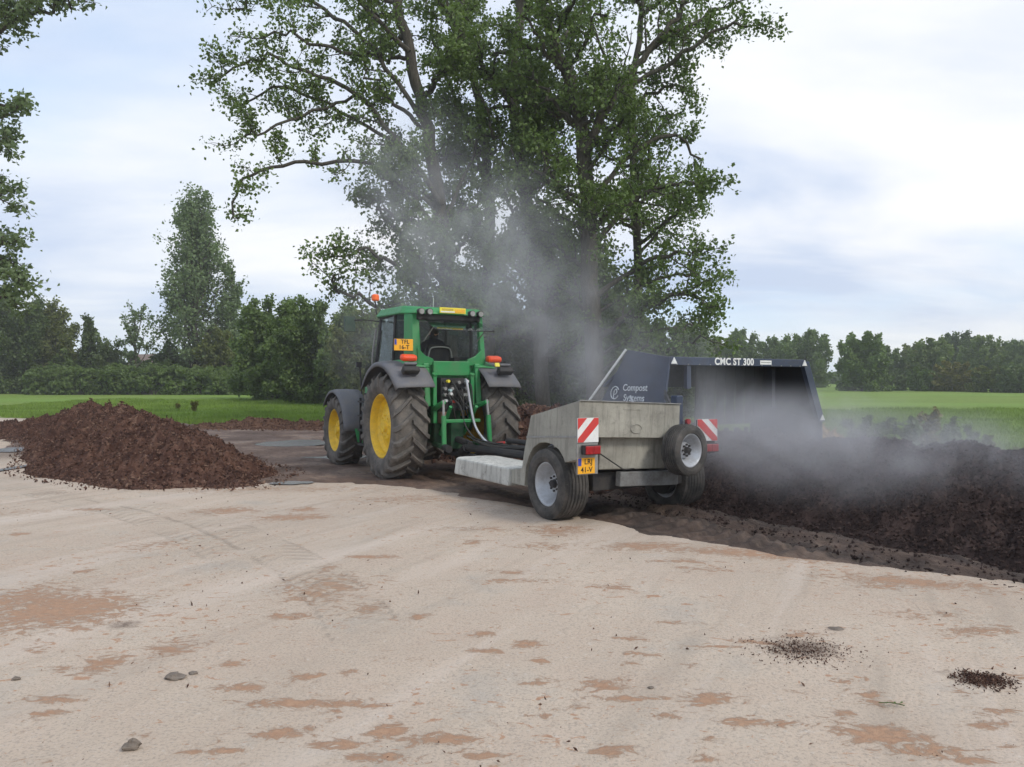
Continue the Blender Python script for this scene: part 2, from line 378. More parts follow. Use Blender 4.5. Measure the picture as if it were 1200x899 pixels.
gap = noise(nt, .55, 5, .5, cmap.outputs[0], .1)
cloud = ramp(nt, math_(nt, 'ADD', math_(nt, 'MULTIPLY', c1, .6), math_(nt, 'MULTIPLY', c2, .4)),
             [(.38, (3.7, 4.5, 6.1)), (.46, (4.7, 5.35, 6.6)), (.54, (6.0, 6.4, 7.1)), (.64, (7.4, 7.4, 7.6))])
skyc = mixc(nt, 1.0, sky.outputs[0], (1.6, 1.6, 1.6), 'MULTIPLY')
skyc = mixc(nt, .75, skyc, (3.9, 5.4, 7.4))
base = mixc(nt, ramp(nt, gap, [(.48, 0), (.62, .85)]), cloud, skyc)
# warm, brighter break in the cloud low on the right
hz = ramp(nt, sep.outputs[2], [(0.0, 1), (.10, .25), (.25, 0)])
rt = ramp(nt, sep.outputs[0], [(.15, .1), (.55, 1)])
base = mixc(nt, math_(nt, 'MULTIPLY', math_(nt, 'MULTIPLY', hz, rt), .5), base, (7.9, 7.5, 7.3))
up = ramp(nt, sep.outputs[2], [(0.0, .3), (.18, 1), (.7, .6)])
base = mixc(nt, math_(nt, 'MULTIPLY', math_(nt, 'MULTIPLY', up, ramp(nt, sep.outputs[0], [(.0, 0), (.42, 1)])), ramp(nt, c1, [(.36, .15), (.6, .85)])), base, (7.6, 7.5, 7.5))
L(nt, base, bg.inputs['Color'])

# ------------------------------------------------------------------ ground
YAW = math.radians(30)                         # driving direction of tractor, turner and windrows
MO = np.array([.39, 9.62])                     # turner origin: ground under its left wheel
cy_, sy_ = math.cos(YAW), math.sin(YAW)
def mloc(X, Y): dx, dy = X-MO[0], Y-MO[1]; return cy_*dx+sy_*dy, -sy_*dx+cy_*dy
def mworld(x, y): return MO[0]+cy_*x-sy_*y, MO[1]+sy_*x+cy_*y
def inpoly_sd(X, Y, poly):
    X = np.asarray(X, float); Y = np.asarray(Y, float); d = np.full(X.shape, 1e9); ins = np.zeros(X.shape, bool)
    n = len(poly)
    for i in range(n):
        (x0, y0), (x1, y1) = poly[i], poly[(i+1) % n]; ex, ey = x1-x0, y1-y0
        t = np.clip(((X-x0)*ex+(Y-y0)*ey)/(ex*ex+ey*ey), 0, 1); d = np.minimum(d, np.hypot(X-x0-t*ex, Y-y0-t*ey))
        c = ((y0 > Y) != (y1 > Y)) & (X < (x1-x0)*(Y-y0)/((y1-y0) if y1 != y0 else 1e-9)+x0); ins ^= c
    return np.where(ins, d, -d)
mp = [mworld(2.6, -14), mworld(1.75, -4.6), G(1200, 690), G(960, 661), G(800, 636), G(690, 611), G(610, 596), G(500, 574), G(410, 566), G(300, 566), G(160, 566), (-10.5, 16.5), (-18, 27), (-24, 33), (-10, 34), (8, 35), mworld(9, 12), mworld(6.6, 3), mworld(6.5, -14)]
MUD_POLY = [tuple(float(c) for c in p) for p in mp]
hp = [(-60, -12), (14, -12), mworld(6.4, -13), mworld(6.4, 2), mworld(8.5, 12), (7, 33), (-6.0, 30.5), (-9, 30.5), (-13, 31.5), (-22, 37), (-40, 46), (-60, 50)]
HARD_POLY = [tuple(float(c) for c in p) for p in hp]
def terrain(X, Y):
    l = .55*sstep(Y, 34, 82)*sstep(-X, -2, 14); r = 1.55*sstep(Y, 55, 230)*sstep(X, 0, 30)
    return l+r+.03*fbm(X*.25, Y*.25, 0, 5, 2)*sstep(Y, 30, 45)
def grid(x0, x1, nx, y0, y1, ny, fx=None, fy=None):
    gx = fx if fx is not None else np.linspace(x0, x1, nx); gy = fy if fy is not None else np.linspace(y0, y1, ny)
    X, Y = np.meshgrid(gx, gy); ny, nx = X.shape
    i = np.arange(nx*ny).reshape(ny, nx)
    Q = np.stack([i[:-1, :-1], i[:-1, 1:], i[1:, 1:], i[1:, :-1]], -1).reshape(-1, 4)
    return X.ravel(), Y.ravel(), Q
# field: one sheet to the horizon
gx = np.concatenate([-np.geomspace(1800, 41, 26), np.linspace(-40, 40, 200), np.geomspace(41, 1800, 26)])
gy = np.concatenate([np.linspace(-400, -14, 8), np.linspace(-12, 60, 200), np.geomspace(61, 2500, 60)])
X, Y, Q = grid(0, 0, 0, 0, 0, 0, gx, gy)
sdh = inpoly_sd(X, Y, HARD_POLY)+.7*fbm(X*.6, Y*.6, 0, 3, 3)
Z = terrain(X, Y)+.03-.22*sstep(sdh, -.1, .9)
tag(npmesh('field', np.stack([X, Y, Z], 1), Q, M_GRASS, smooth=True), 'flat green grass meadow round the yard', None, None, 'structure')
# yard
fx = np.concatenate([np.linspace(-60, -12.2, 60), np.linspace(-12, 12, 480), np.linspace(12.3, 20, 15)])
fy = np.concatenate([np.linspace(-12, 1.8, 20), np.linspace(2, 14, 330), np.linspace(14.2, 52, 90)])
X, Y, Q = grid(0, 0, 0, 0, 0, 0, fx, fy)
stain = np.zeros_like(X); dark = np.zeros_like(X)
def blob(arr, px, py, rx, ry, s=1.0, ang=0):
    c = G(px, py); D = c[1]; ax = rx/F*D; ay = ry/F*D*D/CH
    dx, dy = X-c[0], Y-c[1]; ca, sa = math.cos(ang), math.sin(ang)
    u, v = (ca*dx+sa*dy)/ax, (-sa*dx+ca*dy)/ay
    arr[:] = np.maximum(arr, s*np.exp(-(u*u+v*v)*.8))
for a in ((70, 715, 85, 22, .95), (30, 700, 50, 16, .8), (205, 760, 30, 10, .8), (120, 778, 26, 12, .8), (65, 820, 30, 5, .9), (290, 805, 30, 5, .9), (350, 823, 75, 5, 1), (430, 826, 25, 3, .9),
          (330, 858, 40, 7, 1), (390, 872, 40, 6, 1), (440, 886, 40, 6, 1), (250, 880, 35, 4, 1), (455, 855, 25, 8, 1), (520, 866, 45, 7, 1), (560, 885, 30, 6, .9), (360, 792, 22, 4, 1), (405, 788, 14, 3, .9),
          (270, 778, 16, 5, .9), (380, 690, 60, 18, .6), (430, 712, 20, 10, .7), (340, 722, 30, 4, .8), (490, 722, 12, 4, .9), (568, 742, 12, 4, .9), (570, 762, 20, 3, .9),
          (617, 753, 14, 4, 1), (632, 773, 12, 3, 1), (710, 802, 28, 7, 1), (760, 818, 60, 3, .9), (830, 822, 30, 7, 1), (775, 840, 16, 4, .9), (870, 848, 25, 6, 1), (720, 880, 24, 7, 1), (825, 891, 16, 4, 1), (915, 850, 22, 4, .8),
          (1020, 818, 15, 10, .8), (1030, 862, 50, 12, 1.05), (1090, 880, 40, 8, 1), (1140, 890, 30, 5, 1), (990, 838, 14, 5, .8), (1130, 812, 18, 4, .6), (1180, 875, 20, 3, .8),
          (340, 606, 50, 4, .8), (270, 597, 40, 4, .75), (560, 620, 60, 4, .5), (600, 680, 60, 3, .6), (650, 620, 40, 7, .7), (640, 640, 40, 4, .6), (830, 668, 30, 4, .6), (900, 650, 130, 6, .85, -.25), (1060, 683, 100, 6, .8, -.3), (760, 640, 60, 6, .7), (1150, 740, 45, 6, .7), (1085, 722, 50, 6, .5), (300, 572, 150, 5, .5), (480, 585, 90, 6, .5), (720, 688, 25, 4, .7), (940, 745, 30, 3, .5),
          (20, 600, 60, 5, .35), (180, 640, 30, 6, .5), (620, 800, 20, 3, .7)):
    blob(stain, a[0], a[1], a[2], a[3], a[4], a[5] if len(a) > 5 else 0)
rq = random.Random(77)
for _ in range(42):
    py_ = 590+300*rq.random()**.8; blob(stain, rq.uniform(0, 1200), py_, rq.uniform(8, 34), rq.uniform(1.5, 4.5), rq.uniform(.55, .95), rq.uniform(-.3, .3))
for a in ((145, 732, 24, 7, .8), (942, 762, 52, 12, .95), (910, 750, 30, 5, .6), (1150, 798, 42, 9, .9), (1110, 790, 24, 6, .6), (980, 739, 14, 3, .9), (850, 735, 60, 1.6, .45, -.5), (1060, 775, 60, 1.6, .45, -.5), (350, 645, 45, 6, .35), (200, 628, 60, 5, .32), (90, 598, 60, 5, .32),
          (25, 530, 60, 12, .9), (20, 560, 50, 5, .5), (60, 578, 40, 4, .6), (600, 600, 80, 5, .5), (1100, 668, 200, 9, .4, -.3)):
    blob(dark, a[0], a[1], a[2], a[3], a[4], a[5] if len(a) > 5 else 0)
sdh = inpoly_sd(X, Y, HARD_POLY)+.7*fbm(X*.6, Y*.6, 0, 3, 3)
Z = .012*fbm(X*.5, Y*.5, 0, 9, 3)+.005*fbm(X*3, Y*3, 0, 19, 4)+.004-.4*sstep(-sdh, -.1, 1.0)-.25*sstep(inpoly_sd(X, Y, MUD_POLY), .15, .7)
track = np.zeros_like(X); trackl = np.zeros_like(X)
for path, wd in (([(-40, 560), (60, 580), (150, 600), (240, 634), (300, 672)], .5), ([(120, 582), (220, 602), (320, 645), (400, 700), (440, 760)], .5), ([(1000, 690), (1100, 712), (1230, 745)], .42)):
    P_ = [G(*p) for p in path]; Pq = []
    for i in range(len(P_)-1):
        p0, p1, p2, p3 = P_[max(i-1, 0)], P_[i], P_[i+1], P_[min(i+2, len(P_)-1)]
        for t in (0, .25, .5, .75): Pq.append(.5*((2*p1)+(p2-p0)*t+(2*p0-5*p1+4*p2-p3)*t*t+(3*p1-p0-3*p2+p3)*t**3))
    Pq.append(P_[-1]); best = np.full(X.shape, 1e9); ll = np.zeros_like(X); cum = 0
    for i in range(len(Pq)-1):
        a, b = Pq[i], Pq[i+1]; e = b-a; ln = np.hypot(*e); t = np.clip(((X-a[0])*e[0]+(Y-a[1])*e[1])/(ln*ln), 0, 1); d = np.hypot(X-a[0]-t*e[0], Y-a[1]-t*e[1])
        m_ = d < best; best = np.where(m_, d, best); ll = np.where(m_, cum+t*ln, ll); cum += ln
    ends = sstep(ll, 0, .8)*(1-sstep(ll, cum-1.2, cum)); m_ = (1-sstep(best, wd*.42, wd*.55))*ends; k = m_ > track
    track = np.where(k, m_, track); trackl = np.where(m_ > 0, (ll-best*.9)*34, trackl)
tag(npmesh('yard', np.stack([X, Y, Z], 1), Q, M_YARD, smooth=True, attrs={'stain': stain, 'dark': dark, 'track': track, 'trackl': trackl}), 'pale compacted yard surface with reddish dirt smears', None, None, 'structure')
# mud
def mud_z(X, Y):
    x, y = mloc(X, Y); sd = inpoly_sd(X, Y, MUD_POLY)+.16*fbm(X*1.4, Y*1.4, 0, 31, 4)
    rut = .036*np.sin(x*7.5+1.2*fbm(y*.3, x*.5, 0, 41, 2))*sstep(x, .2, .8)*sstep(-x, -2.9, -2.3)
    lug = .020*np.sign(np.sin(y*26+np.abs(((x*1.9) % 1)-.5)*7))*sstep(x, .4, .8)*sstep(-x, -1.9, -1.3)
    z = -.05+.085*sstep(sd, -.12, .35)+rut*sstep(sd, 0, .5)+lug*sstep(sd, .1, .4)+.030*fbm(X*2.2, Y*2.2, 0, 51, 5, .6)*sstep(sd, 0, .8)+.018*fbm(x*9, y*2.5, 0, 57, 4, .6)*sstep(sd, .1, .6)*sstep(x, -.2, .5)
    return np.where((X < -2) | (Y > 11.6), np.minimum(z, .03), z), sd, x
X, Y, Q = grid(0, 0, 0, 0, 0, 0, np.concatenate([np.linspace(-26, -5.1, 110), np.linspace(-5, 9, 400), np.linspace(9.1, 16, 30)]), np.concatenate([np.linspace(-4, 4, 20), np.linspace(4.1, 14, 300), np.linspace(14.1, 38, 160)]))
Z, sd, x = mud_z(X, Y)
tone = (1-.55*np.exp(-((x-1.75+.12*fbm(X, Y, 0, 8, 3))/.16)**2)-.35*np.exp(-((x-1.15)/.12)**2))*np.clip(sstep(x, .0, .7)*sstep(-Y, -15, -11.5), 0, 1)*(.45+.55*sstep(sd+.3*fbm(X*2, Y*2, 0, 3, 3), .0, .5))
keep = (sd[Q].max(1) > -.4)
Qk = Q[keep]; used = np.unique(Qk); rm = -np.ones(len(X), int); rm[used] = np.arange(len(used))
tag(npmesh('mud', np.stack([X, Y, Z], 1)[used], rm[Qk], M_MUD, smooth=True, attrs={'tone': tone[used]}), 'churned brown mud beside the windrow and round the tractor', None, None, 'structure')

# puddles
def puddle(px, py, rx, ry, seed, z=.012, label=''):
    c = G(px, py); D = c[1]; ax, ay = rx/F*D, ry/F*D*D/CH; n = 60
    t = np.linspace(0, 2*PI, n, endpoint=False); r = 1+.35*fbm(np.cos(t)*1.3+5, np.sin(t)*1.3+5, 0, seed, 4)
    V = np.stack([c[0]+np.cos(t)*r*ax, c[1]+np.sin(t)*r*ay, np.full(n, z)], 1)
    V = np.vstack([V, [[c[0], c[1], z]]]); Fc = [(i, (i+1) % n, n) for i in range(n)]
    return tag(npmesh('puddle', V, Fc, M_WATER), label, None, None, 'structure')
puddle(37, 545, 7, 22, 3, .02, 'narrow puddle along the left foot of the brown heap')
puddle(18, 527, 20, 3, 8, .02, 'thin puddle at the left frame edge')
puddle(345, 566, 26, 2.4, 5, .014, 'grey puddle at the tip of the brown heap')
puddle(345, 520, 55, 3.5, 6, .034, 'wet grey patch behind the brown heap')
puddle(400, 537, 40, 2.5, 7, .034, 'wet patch by the tractor front wheel')

# tyre prints on the yard
def prints(path, wdt, name='tyre_print'):
    P_ = [G(*p) for p in path]; V, Fc = [], []
    seg = [np.linalg.norm(P_[i+1]-P_[i]) for i in range(len(P_)-1)]; tot = sum(seg); d = 0; k = 0
    while d < tot:
        a = d; i = 0
        while i < len(seg)-1 and a > seg[i]: a -= seg[i]; i += 1
        p = P_[i]+(P_[i+1]-P_[i])*(a/seg[i]); t = (P_[i+1]-P_[i])/seg[i]; n = np.array([-t[1], t[0]])
        for s in (-1, 1):
            if random.random() < .5: continue
            l = wdt*.5*random.uniform(.3, .8); off = p+t*(.10 if s > 0 else 0)
            q0 = off+n*s*wdt*.05; q1 = off+n*s*l-t*l*.6; b = len(V); hw = random.uniform(.008, .018)
            for q, h_ in ((q0, -hw), (q0, hw), (q1, hw*1.2), (q1, -hw*1.2)):
                V.append((q[0]+t[0]*h_+random.uniform(-.01, .01), q[1]+t[1]*h_+random.uniform(-.01, .01), .028))
            Fc.append((b, b+1, b+2, b+3))
        d += .15; k += 1
    return tag(npmesh(name, V, Fc, painted('print_soil', (.32, .27, .215), (.44, .38, .31), 1, .95, 0, 9)), None, None, None, 'structure')

# ------------------------------------------------------------------ heaps
def octa(P, R, stretch=None):
    n = len(P); base = np.array([(1, 0, 0), (-1, 0, 0), (0, 1, 0), (0, -1, 0), (0, 0, 1), (0, 0, -1)], float)
    A = RS.normal(size=(n, 3, 3)); q, _ = np.linalg.qr(A)
    sc = RS.uniform(.45, 1.15, (n, 6, 1))*R[:, None, None]
    L_ = base[None]*sc
    if stretch is not None: L_ = L_*np.stack([stretch, np.ones(n), np.ones(n)], 1)[:, None, :]
    V = np.einsum('nij,nkj->nki', q, L_)+P[:, None, :]
    f = np.array([(0, 2, 4), (2, 1, 4), (1, 3, 4), (3, 0, 4), (2, 0, 5), (1, 2, 5), (3, 1, 5), (0, 3, 5)])
    return V.reshape(-1, 3), (f[None]+6*np.arange(n)[:, None, None]).reshape(-1, 3)
def heap(name, ridge, mat, res=.045, amp=.07, nchunk=12000, csize=(.012, .045), seed=1, fibre=2.5, sharp=.22, label='', cat='', spill=.25, kind=None, group=None, basez=0.0):
    R = np.array(ridge, float)
    x0, x1 = (R[:, 0]-R[:, 3]).min()-.5, (R[:, 0]+R[:, 3]).max()+.5; y0, y1 = (R[:, 1]-R[:, 3]).min()-.5, (R[:, 1]+R[:, 3]).max()+.5
    def hz(X, Y):
        best = np.full(X.shape, -1e3)
        for i in range(len(R)-1):
            a, b = R[i], R[i+1]; ex, ey = b[0]-a[0], b[1]-a[1]
            t = np.clip(((X-a[0])*ex+(Y-a[1])*ey)/(ex*ex+ey*ey), 0, 1); d = np.hypot(X-a[0]-t*ex, Y-a[1]-t*ey)
            h = a[2]+(b[2]-a[2])*t; hw = a[3]+(b[3]-a[3])*t; s = d/hw
            s = s+.045*fbm(X*1.3, Y*1.3, 0, seed, 5)
            p = (1+sharp)-np.sqrt(s*s+sharp*sharp); p = np.where(s > 1, p*1.0-.0, p)
            foot = np.clip(s-.8, 0, 1)*.10
            best = np.maximum(best, h*(p-.02)+foot*(s < 1.25)*0)
        m = sstep(best, -.05, .25)
        return best+m*amp*(fbm(X*3.4, Y*3.4, 0, seed+5, 6, .66)+.7*np.abs(vnoise(X*8, Y*8, 0, seed+9)))+basez
    X, Y, Q = grid(x0, x1, int((x1-x0)/res), y0, y1, int((y1-y0)/res))
    Z = hz(X, Y); keep = Z[Q].max(1) > basez-.06; Q = Q[keep]
    used = np.unique(Q); rm = -np.ones(len(X), int); rm[used] = np.arange(len(used))
    V = np.stack([X, Y, Z], 1)[used]; Q = rm[Q]
    T = np.vstack([Q[:, [0, 1, 2]], Q[:, [0, 2, 3]]])
    n = nchunk*3; cx, cyy = RS.uniform(x0, x1, n), RS.uniform(y0, y1, n); cz = hz(cx, cyy)
    ok = (cz > basez-.02-.0); cx, cyy, cz = cx[ok][:nchunk], cyy[ok][:nchunk], cz[ok][:nchunk]
    ns = int(len(cx)*spill*.25)                               # crumbs lying round the foot
    sx, sy2 = RS.uniform(x0, x1, ns*6), RS.uniform(y0, y1, ns*6); sz = hz(sx, sy2); near = (sz > basez-.22) & (sz < basez)
    sx, sy2 = sx[near][:ns], sy2[near][:ns]
    P_ = np.stack([np.concatenate([cx, sx]), np.concatenate([cyy, sy2]), np.concatenate([cz+.008, np.full(len(sx), basez+.035)])], 1)
    r = csize[0]+(csize[1]-csize[0])*RS.power(.35, len(P_)) if False else csize[0]+(csize[1]-csize[0])*RS.uniform(0, 1, len(P_))**2.2
    CV, CF = octa(P_, r, RS.uniform(1, fibre, len(P_)))
    rnd = np.concatenate([.5+.3*fbm(V[:, 0]*9, V[:, 1]*9, 0, 77, 2), np.repeat(RS.uniform(0, 1, len(P_)), 6)])
    VV = np.vstack([V, CV]); FF = np.vstack([T, CF+len(V)])
    o = npmesh(name, VV, FF, mat, attrs={'rnd': np.clip(rnd, 0, 1)}); return tag(o, label, cat, group, kind)
heap('compost_heap', [(-4.75, 13.0, .10, .4), (-5.9, 14.0, .62, 1.35), (-7.5, 15.8, .97, 1.7), (-9.5, 18.2, 1.07, 1.42), (-11.5, 20.8, 1.1, 1.15), (-13.6, 23.5, .66, 1.0), (-16.8, 26.6, .28, 1.2), (-20, 28.5, .15, 1.2)], M_BROWN, .04, .125, 120000, (.005, .028), 4,
     2.6, .25, 'reddish-brown shredded compost heap lying alone on the left of the yard', 'compost heap')
rw = []
for (lx, ly, h, hw) in ((4.0, 1.0, .90, 1.7), (4.0, -.6, .94, 1.72), (4.0, -3, .94, 1.7), (4.02, -6, .93, 1.66), (4.02, -10, .93, 1.66), (4.02, -13, .9, 1.6)):
    a = mworld(lx, ly); rw.append((a[0], a[1], h, hw))
heap('windrow', rw, M_BLACK, .035, .065, 130000, (.005, .024), 14, 2.0, .16, 'long dark steaming compost windrow on the right behind the turner', 'windrow')
rw = []
for (lx, ly, h, hw) in ((4.0, 2.2, 1.1, 1.8), (4.0, 6, 1.15, 1.8), (4.0, 10, 1.15, 1.8), (4.0, 14, .9, 1.7)):
    a = mworld(lx, ly); rw.append((a[0], a[1], h, hw))
heap('windrow', rw, M_BROWN, .08, .10, 12000, (.02, .08), 24, 2.2, .2, 'unturned brown compost windrow ahead of the turner, beyond the tractor', 'windrow')
heap('earth_bank', [(-11.5, 29.3, .12, .8), (-9.5, 29.2, .34, .9), (-8.2, 29.0, .2, .8), (-6.6, 28.8, .36, .9), (-5, 28.6, .1, .8)], M_RED, .06, .09, 5000, (.02, .07), 34, 2, .25, 'low reddish earth bank at the grass edge behind the tractor front wheel', 'earth bank')
sb = U(968, 494, 13.6)
heap('straw_pile', [(sb[0]-.15, 13.9, .95, .7), (sb[0]+.35, 14.3, .8, .75)], M_STRAW, .05, .06, 3000, (.01, .04), 44, 5, .25, 'small yellow straw pile beside the right foot of the blue hood', 'straw pile')

n = 5500; lx = 1.35+np.abs(RS.normal(0, .42, n)); lx = np.where(RS.uniform(0, 1, n) < .45, 2.35-np.abs(RS.normal(0, .25, n)), lx); ly = RS.uniform(-9, 1.5, n)
wx = MO[0]+cy_*lx-sy_*ly; wy = MO[1]+sy_*lx+cy_*ly; zm, sdm, _x = mud_z(wx, wy); ok = sdm > .08; wx, wy, zm = wx[ok], wy[ok], zm[ok]
V, Fc = octa(np.stack([wx, wy, zm+.004], 1), .004+.024*RS.uniform(0, 1, len(wx))**4, RS.uniform(1, 2, len(wx)))
tag(npmesh('crumbs', V, Fc, M_BLACK, attrs={'rnd': np.repeat(RS.uniform(0, 1, len(wx)), 6)}), 'dark compost crumbs strewn along the foot of the windrow', None, None, 'stuff')
def clod(px, py, r, mat, label, group='clods lying on the yard', flat=.55, seed=0):
    c = G(px, py); mb = MB(); n, m = 14, 8; vs = []; 
    for j in range(m+1):
        ph = PI*j/m
        for i in range(n):
            th = 2*PI*i/n; d = np.array([math.sin(ph)*math.cos(th), math.sin(ph)*math.sin(th), math.cos(ph)])
            q = 1+.35*float(fbm(np.array(d[0]*1.6+seed), np.array(d[1]*1.6), np.array(d[2]*1.6), 5+seed, 4)); vs.append((d[0]*r*q*1.25, d[1]*r*q, d[2]*r*q*flat+r*flat*.6))
    fs = [(j*n+i, j*n+(i+1) % n, (j+1)*n+(i+1) % n, (j+1)*n+i) for j in range(m) for i in range(n)]
    mb.add(vs, fs, mat); o = mb.build('dirt_clod', loc=(c[0], c[1], .002)); return tag(o, label, 'clod', group)
M_CLOD = painted('clod_soil', (.15, .12, .095), (.26, .22, .18), .8, .95, 0, 20, .6)
clod(203, 795, .042, M_CLOD, 'flat brown clod on the yard, larger of the pair at mid left', seed=1, flat=.4)
clod(226, 790, .020, M_CLOD, 'tiny brown clod right beside a larger flat one', seed=2, flat=.5)
clod(155, 877, .031, M_CLOD, 'round dark grey clod nearest the camera on the left', seed=3, flat=.8)
clod(980, 739, .045, M_CLOD, 'flat dark clod above the larger dung patch on the right', seed=4, flat=.3)
clod(19, 796, .018, M_CLOD, 'tiny dark clod at the left edge of the yard', seed=6, flat=.5)
clod(763, 807, .014, M_CLOD, 'tiny dark clod near the reddish smears at centre right', seed=7, flat=.5)
n = 3600; lx = RS.uniform(-7, 6.5, n); ly = 3.2+RS.uniform(0, 1, n)**1.3*9; keepl = vnoise(lx*1.3, ly*1.3, 0, 91)+.35*vnoise(lx*5, ly*5, 0, 93) > RS.uniform(-.5, .7, n); keepl &= inpoly_sd(lx, ly, MUD_POLY) < .05; lx, ly = lx[keepl], ly[keepl]
V, Fc = octa(np.stack([lx, ly, np.full(len(lx), .012)], 1), .0018+.0085*RS.uniform(0, 1, len(lx))**5, RS.uniform(1, 3.5, len(lx)))
tag(npmesh('crumbs', V, Fc, M_RED, attrs={'rnd': np.repeat(RS.uniform(0, 1, len(lx)), 6)}), 'fine brown crumbs scattered thinly over the yard', None, None, 'stuff')
for px, py, s, lab in ((942, 763, .26, 'trodden patch of dark dung crumbs, the larger one near centre right'), (1152, 798, .12, 'smaller heap of dark dung crumbs near the right edge')):
    c = G(px, py); n = 1300; P_ = np.stack([c[0]+RS.normal(0, s*.6, n), c[1]+RS.normal(0, s*.5, n), RS.uniform(.006, .02, n)], 1)
    V, Fc = octa(P_, RS.uniform(.002, .0065, n), RS.uniform(1, 3, n))
    V[:, 2] = np.maximum(V[:, 2], .004)
    tag(npmesh('dung_patch', V, Fc, M_BROWN, attrs={'rnd': np.repeat(RS.uniform(.1, 1, n), 6)}), lab, None, None, 'stuff')

# ------------------------------------------------------------------ trees
def leaves(P, size, mat, name, parent=None, flat=.0, aspect=.75, blades=False, rnd=None):
    P = np.asarray(P, float); n = len(P); u = RS.normal(size=(n, 3)); u /= np.linalg.norm(u, axis=1)[:, None]
    w_ = RS.normal(size=(n, 3)); w_[:, 2] *= (1+flat)
    v = np.cross(u, w_); v /= np.linalg.norm(v, axis=1)[:, None]
    s = (size*RS.uniform(.6, 1.3, n))[:, None]
    V = np.stack([P-u*s*.5, P+v*s*.5*aspect-u*s*.08, P+u*s*.55, P-v*s*.5*aspect-u*s*.08], 1)
    nn = np.cross(u, v)*s*.14; V[:, 1] += nn; V[:, 3] += nn
    r = np.repeat(RS.uniform(0, 1, n), 4)
    i = np.arange(n*4).reshape(n, 4); T = np.vstack([i[:, [0, 1, 2]], i[:, [0, 2, 3]]])
    return npmesh(name, V.reshape(-1, 3), T, mat, parent, attrs={'rnd': r})
class Tree:
    def __init__(s, seed): s.V = []; s.F = []; s.n = 0; s.leaf = []; s.r = random.Random(seed); s.clip = None
    def tube(s, P, R, n=6):
        P = np.array(P); m = len(P); d = np.gradient(P, axis=0); d /= (np.linalg.norm(d, axis=1)[:, None]+1e-9)
        ref = np.array([.31, .87, .1]); u = np.cross(d, ref); u /= (np.linalg.norm(u, axis=1)[:, None]+1e-9); w_ = np.cross(d, u)
        t = np.arange(n)*2*PI/n; R = np.array(R)
        V = P[:, None, :]+R[:, None, None]*(u[:, None, :]*np.cos(t)[None, :, None]+w_[:, None, :]*np.sin(t)[None, :, None])
        i = np.arange(m*n).reshape(m, n)+s.n; j = np.roll(i, -1, axis=1)
        s.F.append(np.stack([i[:-1], j[:-1], j[1:], i[1:]], -1).reshape(-1, 4)); s.V.append(V.reshape(-1, 3)); s.n += m*n
    def limb(s, pts, r0, r1, n=7, wig=.12, dens=1.0, sec=(1.0, 2.2), start=.25, up=.15, lv=1, nl=14, sp=.28, step=.55):
        """a limb through given points, then side boughs and leafy twigs along it"""
        pts = [np.array(p, float) for p in pts]; Q = []
        for i in range(len(pts)-1):
            p0, p1, p2, p3 = pts[max(i-1, 0)], pts[i], pts[i+1], pts[min(i+2, len(pts)-1)]
            for t in np.arange(0, 1, .2): Q.append(.5*((2*p1)+(p2-p0)*t+(2*p0-5*p1+4*p2-p3)*t*t+(3*p1-p0-3*p2+p3)*t**3))
        Q.append(pts[-1]); Q = np.array(Q); k = len(Q)
        Q[1:-1] += np.array([[s.r.gauss(0, wig) for _ in range(3)] for _ in range(k-2)])*np.linspace(.3, 1, k-2)[:, None]
        f = np.linspace(0, 1, k); R = r0*(1-f)**.8+r1*f**.8 if r0 > r1 else np.full(k, r0)
        s.tube(Q, R, n)
        seg = np.linalg.norm(np.diff(Q, axis=0), axis=1); tot = seg.sum(); cum = np.concatenate([[0], np.cumsum(seg)])
        d = tot*start
        while d < tot:
            i = min(np.searchsorted(cum, d)-1, k-2); i = max(i, 0); t = (d-cum[i])/seg[i]; p = Q[i]*(1-t)+Q[i+1]*t
            dirn = (Q[i+1]-Q[i])/seg[i]; fr = d/tot
            for _ in range(1 if s.r.random() < .6 else 2):
                if s.r.random() > dens: continue
                rd = np.array([s.r.gauss(0, 1) for _ in range(3)]); rd -= dirn*rd.dot(dirn); rd /= np.linalg.norm(rd)
                bd = dirn*s.r.uniform(.3, .8)+rd+np.array([0, 0, up]); bd /= np.linalg.norm(bd)
                ln = s.r.uniform(*sec)*(1-.45*fr)
                s.branch(p, bd, ln, max(R[i]*.4, .018), nl, sp, up)
            d += step*s.r.uniform(.6, 1.4)
        s.branch(Q[-1], (Q[-1]-Q[-2])/seg[-1], sec[0], max(r1, .02), nl, sp, up)
    def branch(s, p, d, ln, r, nl, sp, up):
        k = 5; Q = [p]; dd = d.copy()
        for _ in range(k):
            dd = dd+np.array([s.r.gauss(0, .22), s.r.gauss(0, .22), s.r.gauss(0, .16)+up*.25]); dd /= np.linalg.norm(dd); Q.append(Q[-1]+dd*ln/k)
        if s.clip is not None and not s.clip(Q[-1]): return
        s.tube(Q, np.linspace(r, r*.25, k+1), 4)
        for j in range(1, k+1):
            for _ in range(s.r.choice((1, 2, 2))):
                td = np.array([s.r.gauss(0, 1) for _ in range(3)]); td = td/np.linalg.norm(td)+dd*.5; tl = ln*s.r.uniform(.18, .42)
                e = Q[j]+td*tl; s.tube([Q[j], (Q[j]+e)/2+np.array([0, 0, .03]), e], [r*.35+.004, r*.25+.003, .004], 3)
                c = s.r.randint(int(nl*.6), int(nl*1.2)); t = np.array([s.r.uniform(.25, 1.15) for _ in range(c)])[:, None]
                s.leaf.append(Q[j]+(e-Q[j])*t+RS.normal(0, sp*.45, (c, 3)))
